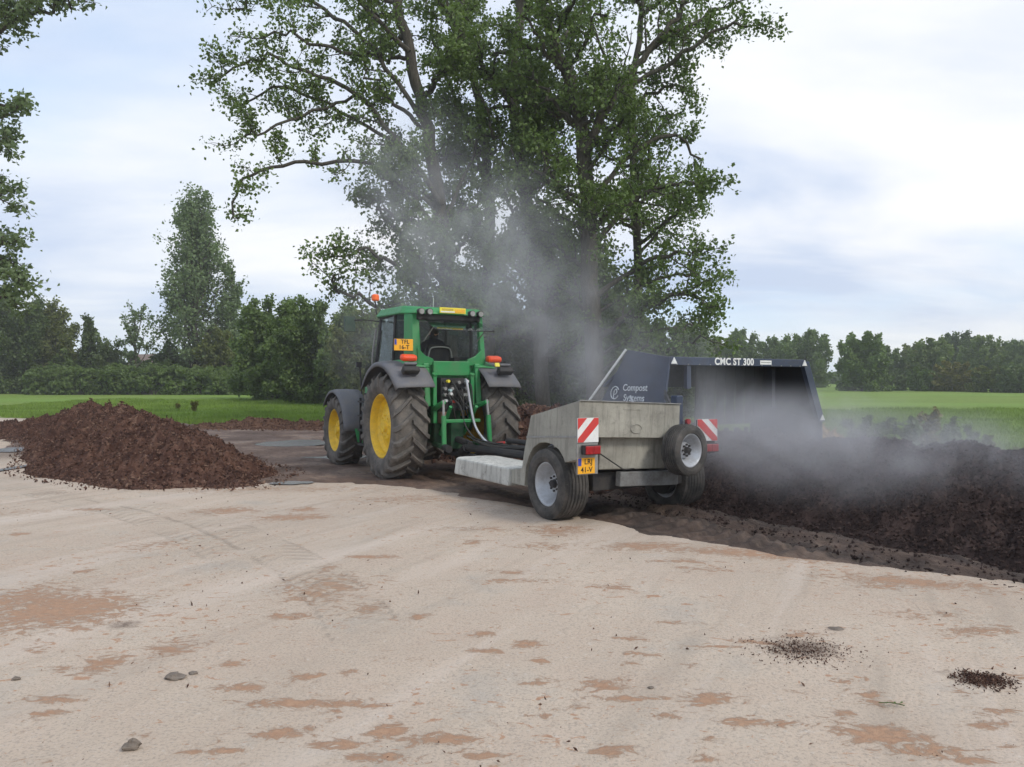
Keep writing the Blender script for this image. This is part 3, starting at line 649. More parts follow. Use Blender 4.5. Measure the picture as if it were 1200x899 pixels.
    def build(s, name, loc, leafsize, mat, label, cat='tree', group=None):
        root = empty(name, loc); off = np.array(loc); tag(root, label, cat, group)
        npmesh('trunk', np.vstack(s.V)-off, np.vstack(s.F), BARK, root, smooth=True)
        P = np.vstack(s.leaf)-off
        leaves(P, leafsize, mat, 'crown', root, aspect=.8); return root
def inframe(p, m=60):
    if p[1] < 1: return False
    px, py = CX+F*p[0]/p[1], CY-F*(p[2]-CH)/p[1]
    return -m*2 < px < 1200+m*2 and py > -m
GP = 'tall poplars in the clump behind the tractor'
def poplar(seed, D, trunk, r0, limbs, auto, leafsize, label, mat=LEAF, nl=15, dens=1.0, autokw={}, base=505):
    t = Tree(seed); t.clip = inframe; rr = random.Random(seed+100)
    tp = [U(x, y, D+(k*.15)) for k, (x, y) in enumerate(trunk)]; tp[0][2] = -.1
    t.limb(tp, r0, r0*.35, n=10, wig=.07, dens=0, start=.99, sec=(.8, 1.2))
    t.tube([tp[0], tp[0]+np.array([0, 0, .35]), tp[0]+np.array([0, 0, 1.0])], [r0*1.7, r0*1.25, r0*1.0], 12)
    for lb in limbs:
        pts = lb[0]; dd = lb[1]; r = lb[2]; kw = lb[3] if len(lb) > 3 else {}
        n = len(pts); P_ = [U(x, y, D+dd*k/(n-1)) for k, (x, y) in enumerate(pts)]
        k2 = dict(nl=nl, dens=dens, sp=.34); k2.update(kw); t.limb(P_, r, .03, wig=.10, **k2)
    for (f0, f1, cnt, lo, hi) in auto:                          # limbs thrown off the trunk in all directions
        for _ in range(cnt):
            f = rr.uniform(f0, f1); x = f*(len(tp)-1); i = min(int(x), len(tp)-2); p = tp[i]+(tp[i+1]-tp[i])*(x-i)
            a = rr.uniform(0, 2*PI); ln = rr.uniform(lo, hi); e = rr.uniform(.3, .9)
            hd = np.array([math.cos(a), math.sin(a), 0])
            P_ = [p, p+hd*ln*.35+np.array([0, 0, ln*e*.25]), p+hd*ln*.7+np.array([0, 0, ln*e*.6]), p+hd*ln*.95+np.array([0, 0, ln*e])]
            k2 = dict(nl=nl, dens=dens, sp=.34, sec=(.8, 1.7)); k2.update(autokw); t.limb(P_, .09, .025, wig=.12, **k2)
    return t.build('poplar_tree', (tp[0][0], tp[0][1], 0), leafsize, mat, label, 'tree', GP)
SP = dict(dens=.95, nl=14, step=.58)
poplar(21, 28, [(528, 505), (525, 350), (515, 250), (500, 150), (480, 60), (462, -40), (450, -120)], .30, [
    ([(518, 240), (470, 170), (420, 112), (360, 85), (305, 66), (262, 88)], -1, .10, SP),
    ([(522, 290), (470, 215), (410, 188), (330, 192), (290, 212), (278, 255)], -2, .085, dict(dens=.9, nl=9, step=.62, sec=(.6, 1.4), start=.3)),
    ([(420, 112), (370, 130), (320, 150), (285, 160)], -1, .06, SP),
    ([(500, 150), (440, 60), (380, 10), (320, -10), (280, 10)], 1, .09, SP),
    ([(480, 60), (420, 0), (370, -60)], -1, .1, SP),
    ([(470, 170), (400, 130), (330, 100), (280, 120)], 1, .07, SP),
    ([(526, 380), (480, 330), (435, 290), (405, 300)], -1, .09),
    ([(526, 340), (465, 270), (430, 225)], 1, .08),
    ([(527, 400), (470, 365), (410, 345), (392, 325)], -1.5, .09),
    ([(527, 430), (480, 400), (440, 380)], 2, .08),
    ([(520, 260), (550, 190), (575, 130)], 1, .08, SP),
    ([(440, 60), (400, 60), (340, 40), (300, 45)], -1, .07, SP)],
    [(.12, .4, 12, 1.3, 2.6), (.4, .6, 4, 1.5, 3.0), (.6, .95, 7, 2.0, 3.5)], .138, 'poplar with the long drooping left limb, leftmost trunk of the clump behind the tractor', dens=.85)
poplar(22, 31, [(576, 505), (573, 350), (572, 220), (560, 120), (545, 40), (530, -90)], .25, [
    ([(572, 220), (540, 130), (510, 60), (500, 0)], 1, .1, SP), ([(573, 300), (530, 250), (490, 220)], 1, .07), ([(573, 320), (610, 270), (640, 240)], 2, .07)],
    [(.1, .5, 15, 1.4, 2.8), (.5, .95, 7, 1.6, 3.2)], .138, 'slender poplar second from the left in the clump behind the tractor', dens=.9)
poplar(23, 29, [(637, 505), (630, 350), (612, 200), (600, 90), (612, 0), (620, -110)], .29, [
    ([(605, 130), (570, 80), (540, 40), (515, -20)], 0, .13, SP), ([(618, 240), (650, 160), (670, 60), (690, -30)], 1.5, .1),
    ([(630, 340), (590, 300), (560, 280)], -2, .07), ([(632, 370), (670, 320), (700, 290)], 2, .08)],
    [(.1, .55, 17, 1.5, 3.0), (.55, .95, 7, 1.8, 3.2)], .138, 'middle poplar of the clump, forking high above the tractor cab roof', dens=.95)
poplar(24, 27, [(697, 505), (692, 330), (683, 180), (668, 95), (640, 30), (620, -80)], .33, [
    ([(683, 180), (720, 110), (760, 60), (800, 5), (830, -50)], 0, .17),
    ([(725, 105), (790, 70), (840, 35), (880, 30)], -1, .09), ([(760, 60), (820, 20), (870, 0)], 1, .08),
    ([(690, 240), (740, 180), (790, 160), (822, 190)], 1, .1), ([(692, 290), (750, 230), (805, 215), (828, 228)], -1, .1),
    ([(695, 350), (750, 310), (800, 295), (815, 300)], 0, .1), ([(697, 400), (760, 355), (815, 345), (828, 360)], -1.5, .1),
    ([(697, 420), (750, 390), (800, 385), (818, 380)], 1, .07), ([(697, 440), (750, 410), (800, 405), (825, 395)], -1.5, .06), ([(696, 370), (750, 335), (800, 320), (830, 335)], 2, .06), ([(696, 380), (660, 330), (640, 290)], 1.5, .08), ([(690, 200), (740, 130), (790, 100), (800, 110)], 2, .08)],
    [(.1, .5, 14, 1.6, 3.2), (.45, .7, 5, 1.8, 3.0), (.7, .95, 4, 1.8, 3.0)], .138, 'thick-trunked poplar with the widest right crown, above the blue hood', nl=15, dens=.85)
poplar(25, 32, [(752, 505), (748, 380), (746, 250), (740, 120), (755, 0), (770, -100)], .2, [
    ([(748, 300), (790, 250), (815, 235)], 0, .07), ([(746, 200), (770, 150), (800, 130)], 1, .07), ([(742, 120), (700, 50), (690, -20)], -1, .07)],
    [(.15, .6, 13, 1.6, 3.0), (.5, .95, 9, 1.6, 2.8)], .138, 'slim poplar at the right end of the clump, half hidden by crowns', nl=10, dens=.8)

# tree standing beyond the left edge, limbs reaching into view
t = Tree(31); D = 27; t.clip = lambda p: p[1] > 1 and (CX+F*p[0]/p[1]) > -75 and (CY-F*(p[2]-CH)/p[1]) > -40
tp = [U(-85, y, D) for y in (512, 350, 200, 50, -80)]; tp[0][2] = -.1
t.limb(tp, .4, .2, n=10, dens=0, start=.99)
for pts, k in (([(-85, 120), (-30, 50), (20, 22), (62, 10), (85, -5)], .8), ([(-85, 60), (-30, 0), (40, -20), (80, -20)], .9), ([(-85, 80), (-40, 30), (0, 5), (20, 10)], 1), ([(-85, 240), (-50, 160), (-10, 118), (18, 130)], 1), ([(-85, 260), (-50, 200), (-20, 170), (0, 160)], 1), ([(-85, 300), (-50, 250), (-15, 228), (4, 235)], 1), ([(-85, 380), (-50, 330), (-5, 305), (22, 318)], 1), ([(-85, 400), (-50, 360), (-10, 345), (12, 352)], 1), ([(-85, 330), (-50, 290), (-10, 270), (8, 285)], .9)):
    t.limb([U(x, y, D-.5*i) for i, (x, y) in enumerate(pts)], .1, .025, dens=k, nl=11, sec=(.7, 1.4), sp=.3)
t.build('poplar_tree', (tp[0][0], tp[0][1], 0), .15, LEAF_GREY, 'tree reaching in from beyond the left edge of the frame', 'tree')

def gtree(name, seed, px, D, basey, topy, wpx, mat, label, leafsize=.3, style='round', nlimb=16, nl=12, trunkpx=None, group=None, lo=.18, dens=1.0, cat='tree', rlow=False):
    """free-standing tree from its place, height and crown width"""
    t = Tree(seed); r = random.Random(seed); X0 = (px-CX)/F*D; z0 = float(terrain(np.array([X0]), np.array([D]))[0])
    H = (CY-topy)/F*D+CH-z0; Wd = wpx/F*D/2; k = max(H/9.0, .35)
    lean = r.uniform(-.02, .02)*H
    tp = [np.array([X0+lean*q+r.gauss(0, .01)*H, D+r.gauss(0, .01)*H, z0-.1+H*(.72 if rlow else .9)*q]) for q in (0, .25, .5, .75, 1.0)]
    R0 = H*.018+.04
    t.limb(tp, R0, R0*.15, n=7, wig=.02*H/6, dens=dens, start=.5 if style != 'spire' else .3, sec=(.12*H, .2*H), nl=nl, sp=.035*H, step=.07*H, up=.4)
    if rlow: nlimb = int(nlimb*1.5)
    for i in range(nlimb):
        f = lo+(1-lo)*((i+r.random())/nlimb)**.9; base_f = max(.03 if rlow else .06, f*.72-.05); p = tp[0]+(tp[-1]-tp[0])*base_f
        if style == 'round': wd = Wd*math.sqrt(max(.05, 1-((f-.42)/(.66 if f > .42 or not rlow else 1.1))**2))
        elif style == 'spire': wd = Wd*(1-f*.88)*(1.0 if f > .2 else .75)
        elif style == 'cone': wd = Wd*(1-f*.95)
        else: wd = Wd*r.uniform(.5, 1)*math.sin(PI*min(1, f*.9+.08))**.5
        a = i*2.4+r.uniform(-.4, .4); hd = np.array([math.cos(a), math.sin(a), 0])*wd*r.uniform(.72, 1.08)
        top = tp[0]+np.array([0, 0, H*.97*f])+hd
        P_ = [p, p+(top-p)*.35+hd*.12, p+(top-p)*.7+hd*.06, top]
        t.limb(P_, R0*.32, .02, n=5, wig=.015*H/6, dens=dens, sec=(.09*H, .17*H), nl=int(nl*(1.35 if rlow else 1)), sp=(.055 if rlow else .032)*H, step=.075*H, start=.3, up=.35 if style != 'cone' else -.1)
    return t.build(name, (X0, D, z0), leafsize, mat, label, cat, group)
GL = 'trees and bushes beyond the left meadow'
gtree('poplar_tree', 41, 228, 88, 440, 228, 124, LEAF_GREY, 'tall pointed grey-green poplar standing alone beyond the hedge', .33, 'spire', 44, 10, group=GL, lo=.12)
gtree('poplar_tree', 42, 270, 90, 440, 312, 40, LEAF_GREY, 'lower slim poplar just right of the tall pointed poplar', .34, 'spire', 15, 7, group=GL)
gtree('sapling', 43, 160, 84, 440, 357, 46, LEAF_GREY, 'thin open sapling between the small conifer and the tall pointed poplar', .28, 'open', 9, 5, group=GL, dens=.6)
gtree('conifer_tree', 44, 106, 86, 440, 370, 20, LEAF_DARK, 'small narrow conifer standing left of the thin sapling', .3, 'cone', 16, 6, group=GL)
gtree('bushy_tree', 45, 128, 85, 440, 392, 34, LEAF_FAR, 'small bushy tree low between conifer and sapling', .3, 'round', 9, 7, group=GL, lo=.0, rlow=True)
gtree('bushy_tree', 46, 66, 86, 440, 356, 60, LEAF_OLIVE, 'wispy olive tree just left of the small conifer', .32, 'open', 16, 9, group=GL, lo=.0, rlow=True)
gtree('bushy_tree', 47, 28, 84, 440, 352, 74, LEAF_DARK, 'dark bushy tree at the left end of the hedge', .30, 'round', 20, 12, group=GL, lo=.0, rlow=True)
gtree('bushy_tree', 48, -14, 84, 440, 330, 70, LEAF, 'broad tree cut off by the left edge above the hedge', .28, 'round', 18, 12, group=GL)
gtree('bushy_tree', 49, 208, 88, 442, 402, 50, LEAF_DARK, 'low dark bush at the foot of the tall pointed poplar', .30, 'round', 12, 10, group=GL, lo=.0, rlow=True)
gtree('bushy_tree', 50, 262, 86, 442, 388, 60, LEAF_OLIVE, 'olive bush between the tall pointed poplar and the big round trees', .30, 'round', 14, 10, group=GL, lo=.0, rlow=True)
gtree('bushy_tree', 51, 322, 62, 452, 352, 84, LEAF, 'dark round tree, left one of the pair behind the left meadow', .26, 'round', 24, 14, group=GL, lo=.0, rlow=True)
gtree('bushy_tree', 52, 378, 56, 452, 356, 110, LEAF_MID, 'olive-green broad round tree behind the tractor front wheel', .24, 'round', 26, 14, group=GL, lo=.0, rlow=True)
gtree('bushy_tree', 53, 432, 50, 455, 368, 84, LEAF_OLIVE, 'dark round tree directly behind the tractor cab', .24, 'round', 22, 14, group=GL, lo=.0, rlow=True)
gtree('bushy_tree', 70, 300, 84, 452, 410, 50, LEAF, 'low bush at the right end of the hedge under the dark round tree', .26, 'round', 12, 12, group=GL, lo=.0, rlow=True)
gtree('bushy_tree', 71, 170, 86, 442, 412, 60, LEAF, 'low bush behind the hedge under the thin sapling', .30, 'round', 12, 12, group=GL, lo=.0, rlow=True)
gtree('bushy_tree', 72, 95, 86, 442, 405, 60, LEAF, 'low green bush behind the hedge under the conifer', .30, 'round', 12, 12, group=GL, lo=.0, rlow=True)
GU = 'undergrowth bushes under the poplar clump'
for k, (px, D, ty, wd, lab) in enumerate(((490, 34, 350, 90, 'dark bush under the leftmost poplar trunk'), (560, 36, 318, 110, 'large bush behind the right side of the cab'), (632, 35, 325, 110, 'bush behind the gap between tractor and concrete box'), (706, 34, 335, 110, 'bush behind the peaked end of the blue hood'), (776, 37, 378, 90, 'bush right of the poplar clump above the blue beam'), (668, 40, 270, 140, 'tall bush filling the middle of the poplar clump'))):
    gtree('bush', 60+k, px, D, 470, ty, wd, (LEAF_DARK, LEAF)[k % 2], lab, .16, 'round', 22, 13, group=GU, lo=.0, rlow=True, cat='bush')
GR = 'trees along the far edge of the right field'
for k, (px, D, ty, wd, st, mt, lab) in enumerate((
        (816, 150, 384, 36, 'round', LEAF_FAR, 'far tree just right of the poplar clump'),
        (838, 165, 398, 34, 'round', LEAF_OLIVE, 'lower far tree above the white lettering of the blue beam, left one'),
        (868, 155, 388, 52, 'open', LEAF_MID, 'round far tree above the white lettering of the blue beam, right one'),
        (912, 160, 396, 40, 'round', LEAF, 'far tree above the right end of the blue beam'),
        (944, 150, 390, 60, 'round', LEAF_MID, 'broad far tree just right of the blue beam end'),
        (1010, 120, 391, 56, 'round', LEAF, 'dark upright tree standing forward in the right field'),
        (1036, 135, 408, 40, 'round', LEAF_FAR, 'low tree tucked right behind the dark upright tree'),
        (1072, 150, 404, 30, 'round', LEAF_OLIVE, 'small round tree right of the low gap in the tree line'),
        (1092, 130, 399, 50, 'round', LEAF_BRIGHT, 'pale green tree left of the ochre bush'),
        (1122, 160, 392, 44, 'round', LEAF_DARK, 'dark tall tree above the ochre bush'),
        (1152, 140, 396, 46, 'round', LEAF_BRIGHT, 'green tree right of the ochre bush'),
        (1186, 150, 401, 44, 'open', LEAF_MID, 'rounded tree at the right edge of the frame'),
        (1215, 135, 400, 50, 'round', LEAF_FAR, 'tree cut off by the right edge of the frame'))):
    gtree('field_tree', 80+k, px, D, 450, ty, wd, mt, lab, .5, st, 20, 10, group=GR, lo=.02, rlow=True)
for k, (px, D, ty, wd, mt, lab) in enumerate(((1120, 118, 424, 52, LEAF_OCHRE, 'ochre-yellow bush in front of the right tree line'), (1162, 112, 430, 50, LEAF_OLIVE, 'olive bush right of the ochre bush'), (1196, 108, 426, 46, LEAF_FAR, 'green bush at the right frame edge in front of the trees'), (1080, 120, 432, 30, LEAF, 'small dark bush left of the ochre bush'), (1040, 125, 436, 40, LEAF_FAR, 'low bush right of the dark upright tree'))):
    gtree('bush', 100+k, px, D, 455, ty, wd, mt, lab, .42, 'round', 12, 12, group='bushes in front of the right tree line', lo=.0, rlow=True, cat='bush')
# far wood: one mass behind
n = 16000; xs = RS.uniform(-60, 150, n); top = 3.9+2.6*fbm(xs*.06, xs*0, 0, 61, 4); zz = RS.uniform(0, 1, n)**.7*top+1.0
xs2 = RS.uniform(-150, -50, 7000); t2 = 3.5+1.2*fbm(xs2*.08, xs2*0, 0, 63, 4)
P_ = np.vstack([np.stack([xs, RS.uniform(205, 218, n), zz], 1), np.stack([xs2, RS.uniform(110, 120, 7000), RS.uniform(0, 1, 7000)**.7*t2+.4], 1)])
tag(leaves(P_, 1.1, LEAF_DARK, 'distant_woods'), 'dark far wood seen low between the trees', 'woods', None, 'stuff')

# hedge
n = 60000; hx = RS.uniform(-49, -24.2, n); dpt = RS.uniform(-1.9, 1.9, n)
top = 2.75*(1-.10*np.abs(dpt))*(1+.26*fbm(hx*.42, dpt*.5, 0, 71, 5, .6))*(1-.55*sstep(hx, -27.5, -24.2)); ph = RS.uniform(0, 1, n)
edge = RS.uniform(0, 1, n) < .6; hzv = np.where(edge, top*(1-.10*RS.uniform(0, 1, n)), ph*top)
bul = .7*fbm(hx*.9, hzv*.9, 0, 73, 3)
hy = 79+np.where(dpt < 0, dpt+bul, dpt); z0 = terrain(hx, hy)
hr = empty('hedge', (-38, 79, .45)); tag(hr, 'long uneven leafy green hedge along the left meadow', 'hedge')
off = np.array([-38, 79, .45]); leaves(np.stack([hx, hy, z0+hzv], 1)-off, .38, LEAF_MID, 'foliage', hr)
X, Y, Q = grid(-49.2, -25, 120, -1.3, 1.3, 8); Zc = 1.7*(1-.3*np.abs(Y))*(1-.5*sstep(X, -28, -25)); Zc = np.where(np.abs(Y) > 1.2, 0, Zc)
npmesh('shade_core', np.stack([X+38, Y, Zc], 1), Q, BARK, hr)  # dark mass added inside the foliage, standing in for its shaded interior

# meadow grass tufts near the yard, weeds
def tufts(n, x0, x1, y0, y1, hgt, mask, name, label):
    px_, py_ = RS.uniform(x0, x1, n), RS.uniform(y0, y1, n); m = mask(px_, py_); px_, py_ = px_[m], py_[m]; n = len(px_)
    a = RS.uniform(0, 2*PI, n); h = hgt*RS.uniform(.4, 1.2, n)*(1+.5*fbm(px_*.5, py_*.5, 0, 81, 3)); w_ = .012+h*.06
    z = terrain(px_, py_)+.02; lx, ly = RS.normal(0, .35, n)*h, RS.normal(0, .35, n)*h
    V = np.stack([np.stack([px_-np.cos(a)*w_, py_-np.sin(a)*w_, z], 1), np.stack([px_+np.cos(a)*w_, py_+np.sin(a)*w_, z], 1), np.stack([px_+lx, py_+ly, z+h], 1)], 1).reshape(-1, 3)
    return tag(npmesh(name, V, np.arange(3*n).reshape(n, 3), GRASS_BLADE, attrs={'rnd': np.repeat(RS.uniform(0, 1, n), 3)}), label, None, None, 'stuff')
def gmask(X, Y): return (inpoly_sd(X, Y, HARD_POLY)+.7*fbm(X*.6, Y*.6, 0, 3, 3) < .15) & (np.abs(X/Y) < .75)
tufts(190000, -34, 8, 27, 62, .16, gmask, 'grass', 'short meadow grass behind the brown heap')
tufts(170000, 5, 34, 9, 48, .20, gmask, 'grass', 'meadow grass beyond the dark windrow')
def weed(px, D, h, seed, mat, label, name='weed', group='weeds growing beyond the windrow'):
    t = Tree(seed); X0 = (px-CX)/F*D; z0 = float(terrain(np.array([X0]), np.array([D]))[0])
    for k in range(4):
        a = t.r.uniform(0, 2*PI); e = np.array([X0+math.cos(a)*h*.25, D+math.sin(a)*h*.25, z0+h*t.r.uniform(.7, 1)])
        t.limb([(X0, D, z0-.02), (X0+math.cos(a)*h*.1, D+math.sin(a)*h*.1, z0+h*.5), e], .012, .005, n=4, wig=.02, sec=(.12*h, .25*h), nl=5, sp=.05, step=.12*h, start=.15)
    root = empty(name, (X0, D, z0)); tag(root, label, 'weed', group); o = np.array([X0, D, z0])
    npmesh('stem', np.vstack(t.V)-o, np.vstack(t.F), BARK if mat is LEAF_OCHRE else mat, root); leaves(np.vstack(t.leaf)-o, .09, mat, 'foliage', root)
for k, (px, D, h, mt, lab) in enumerate(((1052, 12.5, 1.15, LEAF_MID, 'dark weed poking up behind the windrow crest'), (1082, 14.5, 1.25, LEAF_OCHRE, 'brown dock plant gone to seed behind the windrow'), (1008, 15, .95, LEAF, 'green weed nearest the blue hood'), (1128, 12, .95, LEAF, 'green weed right of the brown dock plant'), (1172, 11, .85, LEAF_OLIVE, 'olive weed near the right frame edge'), (1030, 17, .9, LEAF, 'green weed left of the dark weed'), (1100, 16, .95, LEAF_FAR, 'pale weed just behind the brown dock plant'))):
    weed(px, D, h, 200+k, mt, lab)
weed(228, 44, .55, 211, LEAF_OCHRE, 'brown seedy weed standing in the left meadow, taller one', group='weeds in the left meadow'); weed(208, 46, .35, 212, LEAF_OCHRE, 'low brown weed in the left meadow behind the heap', group='weeds in the left meadow')
c = G(1045, 828); mb = MB()
mb.tube([(c[0]-.06, c[1]+.02, .014), (c[0], c[1], .022), (c[0]+.06, c[1]-.015, .014)], .0025, LEAF)
for k in range(6):
    x = c[0]-.05+.018*k+RS.uniform(-.006, .006); s = 1 if k % 2 else -1; q_ = RS.uniform(.5, 1)
    mb.add([(x, c[1], .018), (x+.012, c[1]+s*.014*q_, .024), (x+.032*q_, c[1]+s*.03*q_, .015), (x+.018, c[1]+s*.006, .02)], [(0, 1, 2, 3)], LEAF)
tag(mb.build('leafy_sprig'), 'small green sprig lying on the yard at lower right', 'sprig')

# far farm building roof beyond the hedge
b0 = empty('farm_building', (float(U(192, 440, 150)[0]), 150, .5)); tag(b0, 'low brown-roofed building glimpsed over the hedge left of the tall pointed poplar', 'building')
mb = MB(); mb.box((-5, -4, 0), (5, 4, 4.4), painted('far_brick', (.22, .12, .09), amt=.3)); mb.build('wall', b0)
mb = MB(); mb.prism([(-4.6, 4.4), (4.6, 4.4), (0, 6.9)], 'x', -5.4, 5.4, painted('roof_tile', (.13, .075, .055), amt=.5)); mb.build('roof', b0)

# ------------------------------------------------------------------ wheels
def wheel(parent, loc, R, rb, wd, side, tyremat, rimmat, lugs=0, name='wheel', dish=.5, hub=M_DARK, ribs=False):
    w_ = empty(name, loc, 0, parent); hw = wd/2; lh = .064*(R/.96) if lugs else 0; Rt = R-lh
    sw = R-rb; pr = [(-hw*.72, rb), (-hw*.93, rb+.10*sw), (-hw, rb+.42*sw), (-hw*.97, rb+.68*sw), (-hw*.86, Rt-.06*sw), (-hw*.62, Rt-.01)]
    if ribs:
        for k in range(5):
            a, b = -hw*.62+k*hw*.248, -hw*.62+(k+1)*hw*.248
            pr += [(a+.006, Rt), (b-.012, Rt+.002), (b-.010, Rt-.012), (b-.002, Rt-.012)]
        pr += [(hw*.62, Rt-.004)]
    else: pr += [(-hw*.3, Rt), (0, Rt+.002), (hw*.3, Rt)]
    pr += [(hw*.62, Rt-.01), (hw*.86, Rt-.06*sw), (hw*.97, rb+.68*sw), (hw, rb+.42*sw), (hw*.93, rb+.10*sw), (hw*.72, rb), (hw*.6, rb-.012), (-hw*.6, rb-.012)]
    mb = MB(); mb.lathe(pr, tyremat, 72)
    if lugs:
        def surf(u):                      # radius at distance u from the centre plane; then down the shoulder
            if u <= hw*.80: return u, Rt+.0*u-.012*(u/hw)**2
            k = (u-hw*.80)/(hw*.2); return hw*.80+hw*.18*math.sin(min(k, 1)*PI/2), Rt-.012-.17*sw*max(k, 0)
        for s in (-1, 1):
            for i in range(lugs):
                base = 2*PI*(i+(.5 if s > 0 else 0))/lugs; st = []
                for q in range(8):
                    u = hw*(-.04+1.42*q/7); uu = abs(u) if q else 0; x, r = surf(max(u, 0)); x = x*s if q else -s*hw*.04
                    # apex leads at the top when seen from the rear
                    th = base+(hw*.86-u)*1.05/Rt*.82*(1 if q < 6 else 1)
                    if q >= 5: th = base+(hw*.86-hw*.97)*.86/Rt-(q-5)*.006
                    hh = lh*(1 if q < 6 else (.8 if q == 6 else .3)); hwid = (.036+.016*q/7)*(R/.96)
                    nx = 0 if u < hw*.8 else (.5 if q < 7 else .8)
                    for (dt, up_) in ((-hwid*1.25, 0), (-hwid*.75, 1), (hwid*.75, 1), (hwid*1.25, 0)):
                        rr = r+(hh*(1-nx*.6) if up_ else -.01); tt = th+dt/Rt
                        st.append((x+s*nx*hh*.75*up_, -rr*math.cos(tt), rr*math.sin(tt)))
                fs = []
                for q in range(7):
                    for k in range(3): fs.append((q*4+k, q*4+k+1, q*4+k+5, q*4+k+4))
                fs += [(0, 1, 2, 3), (31, 30, 29, 28)]; mb.add(st, fs, tyremat)
    ty = mb.build('tyre', w_, smooth=False)
    me = ty.data; sm = [False]*len(me.polygons); nb = 72*len(pr)
    for k in range(min(nb, len(sm))): sm[k] = not ribs
    me.polygons.foreach_set('use_smooth', sm)
    s = side; mb = MB(); ri = rb+.006; dp = hw*dish
    pr2 = [(s*hw*.78, ri+.018), (s*hw*.80, ri-.012), (s*hw*.70, ri-.030), (s*hw*.45, ri-.045), (s*(hw*.15), ri-.075), (s*(hw-dp-.10), ri-.085), (s*(hw-dp-.16), ri-.13),
           (s*(hw-dp-.14), ri*.55), (s*(hw-dp-.07), ri*.42), (s*(hw-dp-.07), .02), (s*(hw-dp-.12), .02), (s*(hw-dp-.2), ri-.1), (s*(-hw*.78), ri-.02), (s*(-hw*.78), ri+.018)]
    mb.lathe(pr2, rimmat, 64); rim = mb.build('rim', w_, smooth=True)
    rim.data.polygons.foreach_set('use_smooth', [True]*len(rim.data.polygons)); rim.modifiers.new('e', 'EDGE_SPLIT').split_angle = math.radians(35)
    mb = MB(); hx = s*(hw-dp-.07)
    mb.cyl((hx-s*.02, 0, 0), (hx+s*.05, 0, 0), ri*.22, hub, ri*.17, 18)
    for k in range(8):
        a = 2*PI*k/8; mb.cyl((hx-s*.01, math.cos(a)*ri*.33, math.sin(a)*ri*.33), (hx+s*.022, math.cos(a)*ri*.33, math.sin(a)*ri*.33), .014 if R < .6 else .019, hub, n=6)
    mb.build('hub', w_); return w_

# ------------------------------------------------------------------ tractor (local: x right, y forward, origin under the rear axle)
TR = empty('tractor', (-1.337, 14.25, 0), math.radians(30)); tag(TR, 'green farm tractor with yellow wheel rims seen from behind, hitched to the turner', 'tractor')
for s in (-1, 1): wheel(TR, (s*.90, 0, .945), .96, .56, .62, s, M_RUBBER2, M_YELLOW, 20, dish=.25, hub=M_YELLOW)
for s in (-1, 1): wheel(TR, (s*.93, 2.78, .725), .74, .43, .50, s, M_RUBBER2, M_YELLOW, 18, dish=.2, hub=M_YELLOW)
# chassis, axles, bonnet
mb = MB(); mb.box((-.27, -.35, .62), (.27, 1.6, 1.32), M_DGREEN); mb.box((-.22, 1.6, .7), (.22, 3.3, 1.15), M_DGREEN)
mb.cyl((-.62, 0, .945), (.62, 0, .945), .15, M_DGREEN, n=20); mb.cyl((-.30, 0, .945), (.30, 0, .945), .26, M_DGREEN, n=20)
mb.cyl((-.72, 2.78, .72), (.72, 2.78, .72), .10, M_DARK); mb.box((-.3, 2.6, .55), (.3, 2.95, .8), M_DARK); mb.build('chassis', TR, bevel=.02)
mb = MB(); mb.hexa([(-.34, 1.45, 1.15), (.34, 1.45, 1.15), (.30, 3.45, 1.0), (-.30, 3.45, 1.0)], [(-.36, 1.45, 1.93), (.36, 1.45, 1.93), (.27, 3.4, 1.68), (-.27, 3.4, 1.68)], M_GREEN); mb.build('bonnet', TR, bevel=.09)
mb = MB(); mb.box((-.88, .75, .55), (-.45, 1.75, 1.15), M_DARK); mb.box((.45, .75, .55), (.88, 1.75, 1.15), M_DARK); mb.build('fuel_tank', TR, bevel=.06)
mb = MB()
for z in (.50, .78, 1.06, 1.33): mb.box((-1.06, 1.10, z), (-.80, 1.52, z+.035), M_DARK)
for y in (1.10, 1.50): mb.box((-1.02, y, .5), (-.98, y+.03, 1.42), M_DARK)
mb.add([(-1.0, 1.7, .55), (-.88, 1.7, .50), (-.88, 2.0, 1.0), (-1.0, 2.0, 1.0)], [(0, 1, 2, 3)], M_GREEN); mb.build('step', TR)
